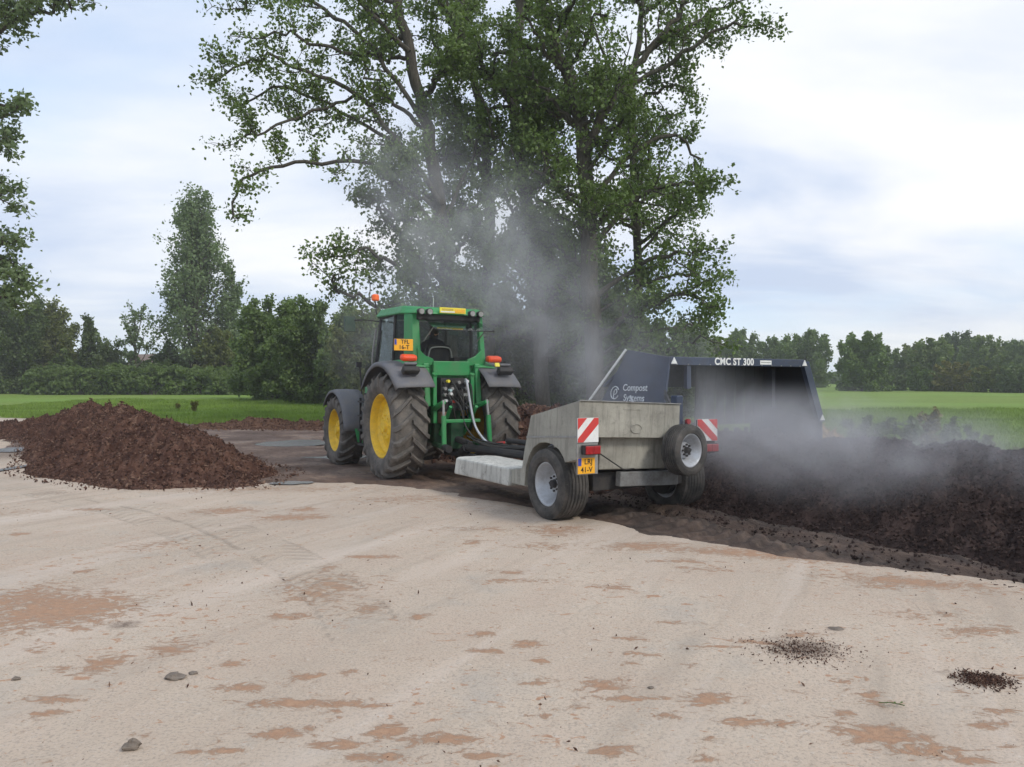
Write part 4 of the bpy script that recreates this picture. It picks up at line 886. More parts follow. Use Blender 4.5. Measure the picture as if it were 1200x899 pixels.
# rear mudguards
def fender(s):
    c = np.array([0, .945]); root = None
    def shell(a0, a1, x0, x1, r, mat, name, na=18, lip=True, rfun=None, parent=TR, nx=5):
        mb = MB(); vs, fs = [], []; cols = []
        for j in range(nx+1): cols.append((x0+(x1-x0)*j/nx, 0))
        if lip: cols += [(x1+.012, -.03), (x1+.015, -.075)]
        for i in range(na+1):
            a = math.radians(a0+(a1-a0)*i/na)
            for (x, dr) in cols:
                fx = (x-x0)/(x1-x0); rr = r+dr-.07*max(0, fx-.5)**1.5+(rfun(math.degrees(a), fx) if rfun else 0)
                vs.append((s*x, rr*math.cos(a), c[1]+rr*math.sin(a)))
        m = len(cols)
        for i in range(na):
            for j in range(m-1): fs.append((i*m+j, i*m+j+1, (i+1)*m+j+1, (i+1)*m+j))
        mb.add(vs, fs, mat); return mb.build(name, parent, smooth=True, solid=.022)
    rf = lambda a, f: .03*sstep(np.array(a), 120, 150)*1.0+.0
    g = shell(38, 144, .52, 1.19, 1.155, M_GREY, 'mudguard', rfun=rf)
    shell(38, 118, .45, .88, 1.185, M_GREEN, 'mudguard_panel', lip=False, parent=g)
    mb = MB(); mb.hexa([(s*.45, -.62, 1.3), (s*.56, -.62, 1.3), (s*.56, .8, 1.3), (s*.45, .8, 1.3)], [(s*.45, -.54, 2.06), (s*.56, -.54, 2.06), (s*.56, .72, 2.0), (s*.45, .72, 2.0)], M_GREEN); mb.build('mudguard_wall', g, bevel=.02)
    # tail lamp and work lamp on the mudguard
    a = math.radians(118); R_ = Matrix.Rotation(math.radians(12), 3, 'X')
    mb = MB(); mb.box((s*.84-.145, -.62, 2.09), (s*.84+.145, -.46, 2.205), M_ORANGE, R_); mb.build('tail_light', TR, bevel=.045)
    mb = MB(); mb.box((s*.92-.15, -.90, 1.87), (s*.92+.15, -.76, 1.975), M_DARK, Matrix.Rotation(math.radians(-35), 3, 'X')); mb.box((s*.92-.12, -.86, 1.98), (s*.92+.12, -.70, 2.03), M_GREY, Matrix.Rotation(math.radians(-35), 3, 'X')); mb.build('work_light', TR, bevel=.03)
fender(-1); fender(1)
mb = MB(); mb.box((.70, -.86, 2.0), (.79, -.835, 2.07), M_SIGNY, Matrix.Rotation(math.radians(-20), 3, 'X')); mb.build('reflector', TR)
for s in (-1, 1):                                              # front mudguards
    mb = MB(); vs, fs = [], []; cols = [(.66, -.06), (.68, 0), (.85, .01), (1.10, .01), (1.19, -.01), (1.20, -.06)]
    for i in range(17):
        a = math.radians(38+(178-38)*i/16)
        for (x, dr) in cols: vs.append((s*x, 2.72-(-(.84+dr)*math.cos(a)), .725+(.84+dr)*math.sin(a)))
    m = len(cols)
    for i in range(16):
        for j in range(m-1): fs.append((i*m+j, i*m+j+1, (i+1)*m+j+1, (i+1)*m+j))
    mb.add(vs, fs, M_GREY); o = mb.build('front_mudguard', TR, smooth=True, solid=.018)
    mb = MB(); mb.box((s*.30 if s > 0 else -.66, 2.2, 1.0), (s*.66 if s > 0 else -.30, 2.3, 1.5), M_DARK); mb.build('mudguard_bracket', TR)
# cab
CB = empty('cab', (0, 0, 0), 0, TR)
RB, RT_, MBt, MT, FB, FT = (.63, -.44, 2.10), (.66, -.33, 2.95), (.80, .30, 1.95), (.77, .25, 2.97), (.76, 1.36, 1.85), (.68, 1.22, 2.97)
def post(mb, a, b, w_, mat, n=4):
    a, b = Vector(a), Vector(b); mb.cyl(a, b, w_, mat, n=8)
for s in (-1, 1):
    mb = MB(); sx = lambda p: (p[0]*s, p[1], p[2])
    post(mb, sx(FB), sx(FT), .035, M_DARK); post(mb, sx(MBt), sx(MT), .03, M_DARK); post(mb, sx(FB), sx(MBt), .03, M_DARK); post(mb, sx(FT), sx(MT), .035, M_DARK); mb.build('door_frame', CB)
mb = MB()
for s in (-1, 1):
    # broad rear corner pillar, as a tapered panel wrapping the corner
    wI = .11 if s < 0 else .06
    bot = [(s*(.68-wI), -.47, 2.05), (s*.72, -.46, 2.05), (s*.80, -.22, 2.05), (s*.77, -.19, 2.05), (s*(.66-wI), -.40, 2.05)]
    top = [(s*(.68-wI), -.36, 2.97), (s*.70, -.35, 2.97), (s*.77, -.15, 2.97), (s*.74, -.12, 2.97), (s*(.66-wI), -.30, 2.97)]
    mb.hexa(bot, top, M_GREEN)
    # green shoulders running down to the lower window corners
    mb.prism([(s*.64, 2.34), (s*.64, 2.02), (s*.30, 2.02), (s*.34, 2.14), (s*.50, 2.20)], 'y', -.475, -.43, M_GREEN)
mb.box((-.36, -.52, 1.84), (.36, -.40, 2.10), M_GREEN)
mb.box((-.62, -.42, 1.80), (.62, -.30, 2.06), M_GREEN); mb.build('rear_panel', CB, bevel=.015)
mb = MB(); mb.box((-.74, -.3, 1.35), (.74, 1.34, 1.55), M_DARK); mb.box((-.55, -.3, 1.55), (.55, .1, 1.95), M_DARK); mb.build('floor', CB)
mb = MB(); mb.box((-.20, 1.12, 1.55), (.20, 1.36, 2.22), M_DARK); mb.cyl((0, .98, 2.18), (0, 1.12, 2.05), .03, M_DARK); mb.build('dashboard', CB, bevel=.03)
mb = MB(); pts = [(.20*math.cos(t), .96+.06*math.sin(t), 2.2+.19*math.sin(t)) for t in [2*PI*k/12 for k in range(13)]]; mb.tube(pts, .014, M_DARK, 6); mb.build('steering_wheel', CB)
mb = MB(); mb.box((-.26, .15, 1.80), (.26, .62, 1.94), M_SEAT); mb.box((-.24, .02, 1.92), (.24, .15, 2.42), M_SEAT, Matrix.Rotation(math.radians(6), 3, 'X')); mb.build('seat', CB, bevel=.05)
mb = MB(); mb.tube([(-.24, -.02, 2.18), (-.20, -.03, 2.33), (-.1, -.035, 2.37), (.1, -.035, 2.37), (.20, -.03, 2.33), (.24, -.02, 2.18)], .014, M_STEEL); mb.build('seat_rail', CB)
mb = MB(); mb.box((-.68, .1, 1.55), (-.34, .9, 2.12), M_DARK); mb.box((.34, .1, 1.55), (.66, .9, 2.2), M_DARK); mb.cyl((.48, .7, 2.2), (.46, .74, 2.42), .02, M_DARK); mb.build('console', CB, bevel=.04)
mb = MB(); zR = lambda x, y: 0
mb.hexa([(-.70, -.50, 2.93), (.70, -.50, 2.93), (.84, -.1, 2.95), (.84, 1.1, 2.97), (.66, 1.5, 2.97), (-.66, 1.5, 2.97), (-.84, 1.1, 2.97), (-.84, -.1, 2.95)],
        [(-.62, -.40, 3.06), (.62, -.40, 3.06), (.74, -.05, 3.11), (.74, 1.05, 3.13), (.58, 1.38, 3.10), (-.58, 1.38, 3.10), (-.74, 1.05, 3.13), (-.74, -.05, 3.11)], M_GREEN)
roof = mb.build('roof', CB, bevel=.035)
mb = MB(); mb.box((-.62, -.42, 2.83), (.62, -.36, 2.93), M_DARK); mb.build('rear_header', CB, bevel=.01)
for x in (-.60, -.44, .40, .57):
    mb = MB(); y0 = -.505 if abs(x) < .62 else -.47
    mb.cyl((x, y0+.05, 2.965), (x, y0-.055, 2.965), .058, M_DARK, n=20); mb.cyl((x, y0-.055, 2.965), (x, y0-.062, 2.965), .048, M_STEEL, n=20); mb.build('roof_light', CB)
# yellow roof sign
mb = MB(); mb.box((-.24, -.535, 2.955), (.27, -.515, 3.055), M_SIGNY); sg = mb.build('roof_sign', CB)
mb = MB(); mb.box((-.225, -.540, 2.967), (.05, -.5352, 2.990), M_WHITE); mb.box((.05, -.540, 2.967), (.25, -.5352, 3.03), painted('sign_orange', (.85, .45, .03), amt=.2)); mb.box((-.20, -.540, 3.003), (.02, -.5352, 3.035), painted('sign_brown', (.55, .40, .05), amt=.2)); mb.build('sign_print', sg)
# glass
mb = MB(); q = lambda *p: mb.add(p, [tuple(range(len(p)))], M_GLASS2)
for s in (-1, 1):
    q((s*.815, .30, 1.99), (s*.775, .26, 2.95), (s*.69, 1.20, 2.95), (s*.77, 1.34, 1.90))
    q((s*.79, -.18, 2.08), (s*.76, -.14, 2.93), (s*.775, .24, 2.95), (s*.81, .28, 1.99))
q((-.68, 1.30, 2.0), (.68, 1.30, 2.0), (.66, 1.22, 2.93), (-.66, 1.22, 2.93)); mb.build('window', CB)
mb = MB(); zt, yt, yb, zb = 2.86, -.40, -1.02, 2.62
mb.add([(-.50, yt, zt), (.55, yt, zt), (.60, yb+.06, zb+.02), (.50, yb, zb), (-.44, yb, zb), (-.53, yb+.06, zb+.02)], [(0, 1, 2, 3, 4, 5)], M_GLASS); rwn = mb.build('rear_window', CB)
mb = MB(); mb.tube([(-.53, yb+.06, zb+.02), (-.44, yb, zb), (.50, yb, zb), (.60, yb+.06, zb+.02)], .009, M_DARK, 6); mb.build('window_edge', rwn)
mb = MB(); mb.cyl((-.50, -.42, 2.45), (-.49, -.82, 2.68), .012, M_STEEL, n=6); mb.build('gas_strut', rwn)
mb = MB(); mb.cyl((.54, -.42, 2.45), (.55, -.82, 2.68), .012, M_STEEL, n=6); mb.build('gas_strut', rwn)
# registration plate on the left pillar
mb = MB(); mb.box((-1.10, -.53, 2.27), (-.75, -.515, 2.47), M_PLATE); pl = mb.build('number_plate', TR, bevel=.006)
mb = MB(); mb.box((-1.095, -.5345, 2.37), (-1.055, -.5305, 2.465), M_PLBLUE); mb.build('plate_band', pl)
text('lettering', 'TFL', .10, face_back(-.90, -.533, 2.42), M_INK, pl, .001, .0015); text('lettering', '16-T', .10, face_back(-.92, -.533, 2.325), M_INK, pl, .001, .0015)
mb = MB(); mb.cyl((-.75, 1.30, 3.05), (-.76, 1.34, 3.30), .014, M_DARK, n=8); b_ = mb.build('beacon', TR)
mb = MB(); mb.cyl((-.76, 1.34, 3.29), (-.76, 1.34, 3.31), .07, M_DARK, n=16); mb.lathe([(0, .068), (.03, .072), (.13, .068), (.165, .045), (.175, .0001)], M_AMBER, 20, closed=False)
o = mb.v; off_n = 32
mb2 = MB(); mb2.cyl((-.76, 1.34, 3.31), (-.76, 1.34, 3.44), .078, M_AMBER, .070, n=20); mb2.build('beacon_lens', b_, bevel=.03)
mb = MB(); mb.tube([(-.70, 1.25, 2.9), (-.95, 1.55, 2.95), (-1.12, 1.75, 2.93)], .014, M_DARK, 6); mb.box((-1.26, 1.68, 2.72), (-1.05, 1.76, 3.02), painted('mirror_shell', (.03, .06, .045), amt=.2)); mb.build('mirror', TR, bevel=.02)
mb = MB(); mb.tube([(.70, 1.25, 2.9), (.95, 1.55, 2.95), (1.12, 1.75, 2.93)], .014, M_DARK, 6); mb.box((1.02, 1.68, 2.72), (1.2, 1.76, 3.02), painted('mirror_shell', (.03, .06, .045))); mb.build('mirror', TR, bevel=.02)
mb = MB(); mb.tube([(-.80, 1.40, 1.95), (-.80, 1.38, 2.3), (-.76, 1.30, 2.75)], .02, M_STEEL, 8); mb.build('grab_handle', TR)
mb = MB(); mb.tube([(-.98, 1.5, 1.5), (-1.0, 1.55, 2.0), (-1.02, 1.55, 2.08)], .014, M_DARK, 6); mb.box((-1.08, 1.5, 2.02), (-.98, 1.56, 2.12), M_DARK); mb.build('lamp_bracket', TR)
mb = MB(); mb.cyl((.18, .7, 3.1), (.17, .66, 3.36), .006, M_WHITE, n=6); mb.build('aerial', TR)
# rear hydraulics and three point hitch
HY = empty('hitch', (0, 0, 0), 0, TR)
mb = MB(); mb.box((-.26, -.62, 1.22), (.26, -.40, 1.80), M_DARK)
rr = random.Random(5)
for i in range(4):
    for j in range(5):
        x, z = -.21+.14*i, 1.28+.11*j; mb.cyl((x, -.62, z), (x, -.68-rr.uniform(0, .05), z), .030, rr.choice((M_DARK, M_STEEL, M_DARK, M_HOSE)), n=10)
mb.build('valve_block', HY)
mb = MB()
for (x, z, m_) in ((-.17, 1.74, M_SIGNY), (-.13, 1.58, painted('cap_blue', (.45, .6, .62))), (-.12, 1.52, M_WHITE), (-.21, 1.40, M_WHITE), (.2, 1.74, M_WHITE), (-.07, 1.38, painted('cap_red', (.4, .03, .02))), (.13, 1.5, M_STEEL)):
    mb = MB(); mb.cyl((x, -.68, z), (x, -.76, z), .026, m_, n=10); mb.build('coupler_cap', HY)
for (xa, za, xb, zb_, yb_) in ((-.10, 1.70, .08, 1.28, -.70), (-.05, 1.58, .20, 1.10, -.78), (.05, 1.62, .10, 1.0, -.80), (-.2, 1.5, -.05, 1.05, -.78), (.22, 1.7, .27, 1.15, -.80)):
    mb = MB(); mb.tube([(xa, -.66, za), (xa+.02, -.80, za-.03), ((xa+xb)/2, -.84, (za+zb_)/2), (xb, yb_, zb_)], .014, M_HOSE, 6); mb.build('hose', HY)
for (xa, za) in ((-.08, 1.45), (.1, 1.4)):
    mb = MB(); mb.tube([(xa, -.66, za), (xa+.05, -.92, za-.15), (xa+.12, -1.0, .95), (xa+.25, -1.25, .70), (xa+.4, -1.5, .68)], .015, M_HOSE, 6); mb.build('hose', HY)
mb = MB(); mb.tube([(.17, -.72, 1.77), (.14, -.84, 1.72), (.16, -.95, 1.3), (.20, -1.05, .95), (.30, -1.2, .72), (.42, -1.3, .66)], .022, M_SILVER, 8); mb.tube([(.42, -1.3, .66), (.6, -1.4, .68)], .02, M_REDP, 6); mb.build('pipe', HY)
for s in (-1, 1):
    mb = MB(); mb.box((s*.37-.035, -.62, 1.0), (s*.37+.035, -.50, 1.84), M_GREEN); mb.cyl((s*.37, -.56, 1.80), (s*.37, -.60, 1.88), .05, M_GREEN, n=10)
    mb.cyl((s*.36, -.55, 1.25), (s*.42, -1.08, 1.38), .055, M_GREEN, .04, 10); mb.build('lift_arm', HY, bevel=.01)
    mb = MB(); mb.cyl((s*.42, -1.06, 1.42), (s*.43, -1.10, 1.12), .022, M_STEEL, n=10); mb.cyl((s*.43, -1.10, 1.15), (s*.44, -1.14, .66), .042, M_GREEN, n=12); mb.build('lift_rod', HY)
    mb = MB(); mb.cyl((s*.30, -.40, .62), (s*.44, -1.18, .62), .045, M_DGREEN, n=10); mb.cyl((s*.44, -1.16, .62), (s*.45, -1.36, .60), .06, M_DARK, n=12); mb.build('lower_link', HY)
    mb = MB(); mb.cyl((s*.22, -.52, .80), (s*.25, -1.0, 1.30), .045, M_GREEN, .03, n=12); mb.build('lift_cylinder', HY)
mb = MB(); mb.box((-.34, -.98, 1.02), (.34, -.92, 1.08), M_GREEN); mb.box((-.12, -.75, .55), (.12, -.40, 1.05), M_DGREEN); mb.box((-.30, -.74, 1.0), (-.18, -.56, 1.2), painted('rusty_bracket', (.22, .12, .08))); mb.box((-.06, -1.35, .42), (.06, -.3, .50), M_DARK); mb.cyl((0, -.75, .72), (0, -1.25, .66), .06, M_DARK, n=12); mb.build('drawbar', HY, bevel=.01)

# driver
from mathutils import Quaternion
def skin_body(name, joints, edges, radii, mat, parent=None, sub=2):
    me = bpy.data.meshes.new(name); me.from_pydata(joints, edges, []); me.materials.append(mat)
    o = bpy.data.objects.new(name, me); link(o, parent); md = o.modifiers.new('skin', 'SKIN')
    for i, r in enumerate(radii): me.skin_vertices[0].data[i].radius = r if isinstance(r, tuple) else (r, r)
    me.skin_vertices[0].data[0].use_root = True; md.use_smooth_shade = True
    s_ = o.modifiers.new('sub', 'SUBSURF'); s_.levels = sub; s_.render_levels = sub; return o
J = [(0, .30, 2.02), (0, .27, 2.18), (0, .26, 2.34), (0, .27, 2.47), (0, .29, 2.53), (.01, .30, 2.60), (.01, .31, 2.72),
     (-.19, .28, 2.44), (-.25, .40, 2.22), (-.17, .72, 2.22), (-.13, .86, 2.24), (.19, .28, 2.44), (.27, .38, 2.22), (.30, .62, 2.18), (.31, .72, 2.20),
     (-.11, .40, 2.00), (-.14, .80, 2.03), (-.14, .90, 1.68), (-.14, 1.02, 1.62), (.11, .40, 2.00), (.14, .80, 2.03), (.14, .90, 1.68), (.14, 1.02, 1.62)]
Ed = [(0, 1), (1, 2), (2, 3), (3, 4), (4, 5), (5, 6), (3, 7), (7, 8), (8, 9), (9, 10), (3, 11), (11, 12), (12, 13), (13, 14), (0, 15), (15, 16), (16, 17), (17, 18), (0, 19), (19, 20), (20, 21), (21, 22)]
Rd = [(.15, .12), (.15, .12), (.17, .12), (.11, .09), .055, .08, .085, .07, .052, .042, .03, .07, .052, .042, .03, .085, .07, .05, .045, .085, .07, .05, .045]
PR = empty('person', tuple(TR.matrix_basis@Vector((0, 0, 0))) if False else (-1.337, 14.25, 0), math.radians(30)); tag(PR, 'driver in a dark jacket sitting in the tractor cab, seen from behind', 'person')
body = skin_body('body', J, Ed, Rd, M_JACKET, PR)
mb = MB(); 
def ell(c, r, mat, n=14, m=9, parent=None, name='head'):
    vs = [(c[0]+r[0]*math.sin(PI*j/m)*math.cos(2*PI*i/n), c[1]+r[1]*math.sin(PI*j/m)*math.sin(2*PI*i/n), c[2]+r[2]*math.cos(PI*j/m)) for j in range(m+1) for i in range(n)]
    fs = [(j*n+i, j*n+(i+1) % n, (j+1)*n+(i+1) % n, (j+1)*n+i) for j in range(m) for i in range(n)]
    q = MB(); q.add(vs, fs, mat); return q
hd = ell((.02, .315, 2.66), (.078, .098, .125), M_SKIN)
for a in (ell((.10, .31, 2.65), (.014, .028, .036), M_SKIN), ell((-.06, .31, 2.65), (.014, .028, .036), M_SKIN), ell((.03, .415, 2.65), (.014, .02, .022), M_SKIN)): hd.add(a.v, a.f, M_SKIN)
for sx_ in (0, .055): e = ell((sx_, .404, 2.675), (.012, .008, .008), M_INK); hd.add(e.v, e.f, M_INK)
e = ell((.03, .402, 2.60), (.028, .008, .006), M_REDL); hd.add(e.v, e.f, M_REDL)
hd.build('head', PR, smooth=True)
ell((.02, .300, 2.69), (.083, .100, .105), M_HAIR).build('hair', PR, smooth=True)

# ------------------------------------------------------------------ compost turner (local: x right, y forward, origin under the left wheel's outer side)
CT = empty('compost_turner', (MO[0], MO[1], 0), YAW); tag(CT, 'towed compost turner with concrete ballast box and dark blue tunnel hood', 'compost turner')
wheel(CT, (.21, 0, .44), .45, .27, .40, -1, M_RUBBER, M_SILVER, 0, dish=.45, ribs=True)
wheel(CT, (2.13, 0, .41), .45, .27, .40, 1, M_RUBBER, M_SILVER, 0, dish=.45, ribs=True)
TILT = math.radians(2.3)
BX = empty('ballast_box', (0, 0, 0), 0, CT); BX.rotation_euler = (0, TILT, 0); BX.location = (0, 0, .01)
# left cheek with wheel arch
arch = [(.49*math.cos(math.radians(a))+.0, .44+.49*math.sin(math.radians(a))) for a in range(12, 150, 12)]
cheek = [(-.68, 1.49), (-.70, .80), (-.43, .72)]+[(-p[0], p[1]) for p in arch if -p[0] > -.43 and p[1] > .6]+[(.50, .56), (.54, .34), (.58, .34), (.50, .80), (.36, 1.275)]
cheek = [(-.70, 1.49), (-.70, .80), (-.44, .74), (-.40, .80), (-.30, .885), (-.15, .94), (0, .955), (.15, .94), (.30, .865), (.40, .75), (.46, .60), (.49, .36), (.60, .36), (.52, .80), (.38, 1.275)]
mb = MB(); mb.prism(cheek, 'x', .0, .20, M_CONC); mb.prism([(-.70, 1.49), (-.70, 1.06), (.44, 1.00), (.38, 1.275)], 'x', .198, 1.56, M_CONC)
bx = mb.build('concrete_box', BX, bevel=.005)
mb = MB(); mb.prism([(-.58, 1.062), (-.56, .66), (.48, .60), (.46, .995)], 'x', .42, 1.47, M_CONC); mb.build('lower_block', BX, bevel=.015)
mb = MB(); mb.prism([(-.71, 1.075), (-.695, 1.055), (.46, .985), (.46, 1.005)], 'x', -.008, .0-.001, M_STEEL); mb.box((-.004, -.72, 1.490), (1.565, -.69, 1.500), M_STEEL); mb.build('edge_strip', BX)
# raised casting marks on the rear face (ring and worn patch)
mb = MB(); pts = [(.86+.085*math.cos(t), -.704, 1.17+.055*math.sin(t)) for t in [2*PI*k/16 for k in range(17)]]; mb.tube(pts, .006, M_CONC, 5); mb.build('casting_mark', BX); mb = MB()
mb.box((.66, -.706, 1.40), (.92, -.700, 1.43), M_CONC); mb.build('casting_mark', BX)
# chassis
mb = MB(); mb.box((.72, -.60, .45), (1.66, -.50, .63), painted('grimy_steel', (.19, .19, .185), (.08, .07, .06), .8, .7)); mb.build('rear_bumper', BX, bevel=.01)
mb = MB(); mb.box((.44, -.45, .38), (1.88, .35, .60), M_DARK); mb.cyl((.3, 0, .42), (2.1, 0, .40), .06, M_DARK); mb.cyl((1.90, 0, .41), (2.0, 0, .41), .225, M_DARK, n=24); mb.box((.55, .35, .42), (.75, 1.0, .58), M_DARK); mb.build('chassis', CT, bevel=.01)
# low front ballast slab
mb = MB(); mb.hexa([(.05, .98, .30), (.78, .98, .30), (.78, 2.60, .30), (.66, 2.75, .30), (.13, 2.75, .30), (.05, 2.66, .30)], [(.06, .98, .545), (.77, .98, .545), (.77, 2.58, .555), (.64, 2.73, .555), (.16, 2.73, .555), (.06, 2.60, .555)], M_CONC2); sb_ = mb.build('concrete_slab', CT, bevel=.025)
mb = MB(); mb.cyl((.53, .98, .43), (.53, .972, .43), .022, M_INK, n=10); mb.build('lifting_hole', sb_); mb = MB(); mb.cyl((.30, .98, .43), (.30, .972, .43), .018, M_INK, n=10); mb.build('lifting_hole', sb_)
mb = MB(); mb.hexa([(.10, .50, .34), (.70, .50, .34), (.70, .98, .34), (.10, .98, .34)], [(.10, .50, .60), (.70, .50, .60), (.70, .97, .53), (.10, .97, .53)], M_CONC); mb.build('slab_link', CT, bevel=.01)
# drawbar to the tractor
mb = MB(); mb.cyl((.95, .4, .62), (.78, 3.75, .60), .065, M_DARK, n=12); mb.cyl((1.5, .4, .70), (.86, 3.3, .66), .05, M_DARK, n=12); mb.cyl((.78, 3.65, .6), (.78, 3.85, .5), .09, M_DARK, n=14); mb.build('drawbar', CT)
mb = MB(); mb.box((.86, 1.05, .5), (.98, 1.17, .95), M_BLUEDK); mb.box((1.0, 1.9, .5), (1.12, 2.0, .92), M_DARK); mb.cyl((.9, 1.1, .8), (1.02, 2.7, .78), .04, M_DARK, n=10); mb.box((1.5, 1.0, .5), (2.2, 1.12, .75), M_BLUEDK); mb.build('frame_post', CT, bevel=.01)
mb = MB(); mb.box((1.80, -.44, .75), (1.91, -.32, 1.54), M_BLUEDK); mb.box((1.60, -.44, .60), (2.3, -.30, .76), M_BLUEDK); mb.build('corner_post', CT, bevel=.01)
# spare wheel on a bracket
sw = wheel(CT, (1.53, -.88, .87), .32, .205, .25, 1, M_RUBBER, M_SILVER, 0, name='spare_wheel', dish=.25, ribs=True); sw.rotation_euler = (0, 0, math.radians(-82))
mb = MB(); mb.cyl((1.55, -.75, .86), (1.57, -.4, .86), .05, M_DARK); mb.build('wheel_bracket', CT)
# rear marker boards with lamps
def board(x, y, z, rz, name='marker_board', plate=True, flip=False):
    r = empty(name, (x, y, z), rz, CT)
    if plate:
        mb = MB(); mb.box((-.15, 0, -.66), (.15, .012, .0), M_STEEL); mb.build('backing_plate', r, bevel=.004)
    mb = MB(); mb.box((-.148, -.012, -.285), (.148, -.002, .0), M_WHITE); bo = mb.build('panel', r)
    mb = MB(); f = -1 if flip else 1; y_ = -.0155
    for poly in ([(-.146, -.002), (-.146, -.135), (-.018, -.002)], [(-.146, -.283), (-.146, -.24), (.085, -.002), (.146, -.002), (.146, -.075), (-.07, -.283)]):
        p = [(f*a, b) for a, b in poly]; n = len(p)
        if poly[0][1] == -.002: pass
        mb.prism(p, 'y', y_, -.0122, M_REDP)
    mb.build('stripe', bo); 
    mb = MB(); mb.box((-.10, -.085, -.425), (.125, -.012, -.315), M_DARK); mb.box((-.092, -.100, -.418), (.02, -.086, -.322), M_REDL); mb.box((.022, -.100, -.418), (.117, -.086, -.322), M_REDL); mb.build('tail_light', r, bevel=.008)
    return r
b1 = board(.105, -.80, 1.30, math.radians(0))
mb = MB(); mb.box((-.142, -.008, -.650), (.10, -.001, -.465), M_PLATE); pl = mb.build('number_plate', b1, bevel=.005)
mb = MB(); mb.box((-.140, -.0115, -.555), (-.095, -.0085, -.467), M_PLBLUE); mb.build('plate_band', pl)
text('lettering', 'LRJ', .085, face_back(.005, -.0100, -.513), M_INK, pl, .001, .001); text('lettering', '41-V', .085, face_back(-.02, -.0100, -.605), M_INK, pl, .001, .001)
b2 = board(2.16, -.62, 1.23, math.radians(-14), plate=False, flip=True)
mb = MB(); mb.box((2.02, -.60, .78), (2.32, -.57, 1.22), M_DARK); mb.build('board_bracket', CT)
mb = MB(); mb.cyl((1.92, -.50, 1.20), (1.92, -.54, 1.20), .035, M_REDL, n=14); mb.box((1.90, -.50, .75), (1.94, -.48, 1.22), M_DARK); mb.build('reflector', CT)
mb = MB(); mb.tube([(.25, -.78, .90), (.6, -.7, .72), (.8, -.6, .64), (1.0, -.55, .64)], .008, M_HOSE, 6); mb.build('cable', CT)
# hood
HD = empty('hood', (0, 0, 0), 0, CT)
yr, yf = .65, 2.02
TLx, TRx, ZT = 2.62, 5.56, 2.09
mb = MB(); mb.box((TLx, yr-.05, ZT-.115), (TRx, yr+.03, ZT+.01), M_BLUEDK); bm_ = mb.build('top_beam', HD, bevel=.008)
text('lettering', 'CMC ST 300', .15, face_back(3.93, yr-.0545, ZT-.052, sx=1.0), M_WHITE, bm_, .001, .0055)
mb = MB(); mb.box((4.50, yr-.056, ZT-.085), (4.76, yr-.0515, ZT-.018), M_WHITE); mb.box((4.52, yr-.060, ZT-.055), (4.74, yr-.0565, ZT-.045), M_STEEL); mb.build('label', bm_)
# roof sheet, side walls with flare
mb = MB(); mb.hexa([(TLx, yr+.03, ZT-.03), (TRx, yr+.03, ZT-.03), (TRx, yf-.4, ZT-.06), (TLx, yf-.4, ZT-.06)], [(TLx, yr+.03, ZT), (TRx, yr+.03, ZT), (TRx, yf-.4, ZT-.03), (TLx, yf-.4, ZT-.03)], M_BLUEDK)
mb.hexa([(TLx, yf-.398, ZT-.06), (TRx, yf-.398, ZT-.06), (TRx+.1, yf+.1, ZT-.45), (TLx-.1, yf+.1, ZT-.45)], [(TLx, yf-.398, ZT-.03), (TRx, yf-.398, ZT-.03), (TRx+.1, yf+.13, ZT-.43), (TLx-.1, yf+.13, ZT-.43)], M_BLUEDK); mb.build('roof_sheet', HD)
mb = MB(); t_ = .03
# left side panel (outer face toward the camera side)
A, B, D_ = (TLx-.012, yr-.04, ZT), (TLx-.012, 1.60, 2.235), (2.45, yr-.04, 1.05)
_n = (Vector(B)-Vector(A)).cross(Vector(D_)-Vector(A)); C_ = (A[0]-(_n.y*(2.15-A[1])+_n.z*(1.35-A[2]))/_n.x, 2.15, 1.35)   # keep the panel flat
E1, E2 = (C_[0]-.04, 2.20, .95), (2.38, yr-.04, .75)
mb.add([A, B, C_, D_, E1, E2]+[(p[0]+t_, p[1], p[2]) for p in (A, B, C_, D_, E1, E2)],
       [(0, 1, 2, 3), (3, 2, 4, 5), (7, 6, 9, 8), (8, 9, 11, 10), (0, 6, 7, 1), (1, 7, 8, 2), (2, 8, 10, 4), (4, 10, 11, 5), (5, 11, 9, 3), (3, 9, 6, 0)], M_BLUEDK)
lp = mb.build('side_panel', HD)  # left
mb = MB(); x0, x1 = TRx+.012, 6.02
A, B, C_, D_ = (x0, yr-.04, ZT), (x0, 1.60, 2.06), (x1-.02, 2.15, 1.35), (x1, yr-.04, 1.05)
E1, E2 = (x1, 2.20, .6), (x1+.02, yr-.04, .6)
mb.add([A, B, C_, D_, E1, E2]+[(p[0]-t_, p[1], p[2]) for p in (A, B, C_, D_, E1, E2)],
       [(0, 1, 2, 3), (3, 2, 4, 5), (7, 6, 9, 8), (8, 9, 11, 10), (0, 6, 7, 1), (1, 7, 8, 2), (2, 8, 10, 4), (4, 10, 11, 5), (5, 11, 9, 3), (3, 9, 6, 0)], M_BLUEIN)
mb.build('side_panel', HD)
mb = MB(); mb.hexa([(TRx-.02, yr-.06, ZT-.10), (TRx+.10, yr-.06, ZT-.02), (TRx+.10, yr+.02, ZT-.02), (TRx-.02, yr+.02, ZT-.10)], [(x1-.10, yr-.06, 1.04), (x1+.04, yr-.06, 1.06), (x1+.04, yr+.02, 1.06), (x1-.10, yr+.02, 1.04)], M_BLUEDK); mb.build('side_rail', HD)
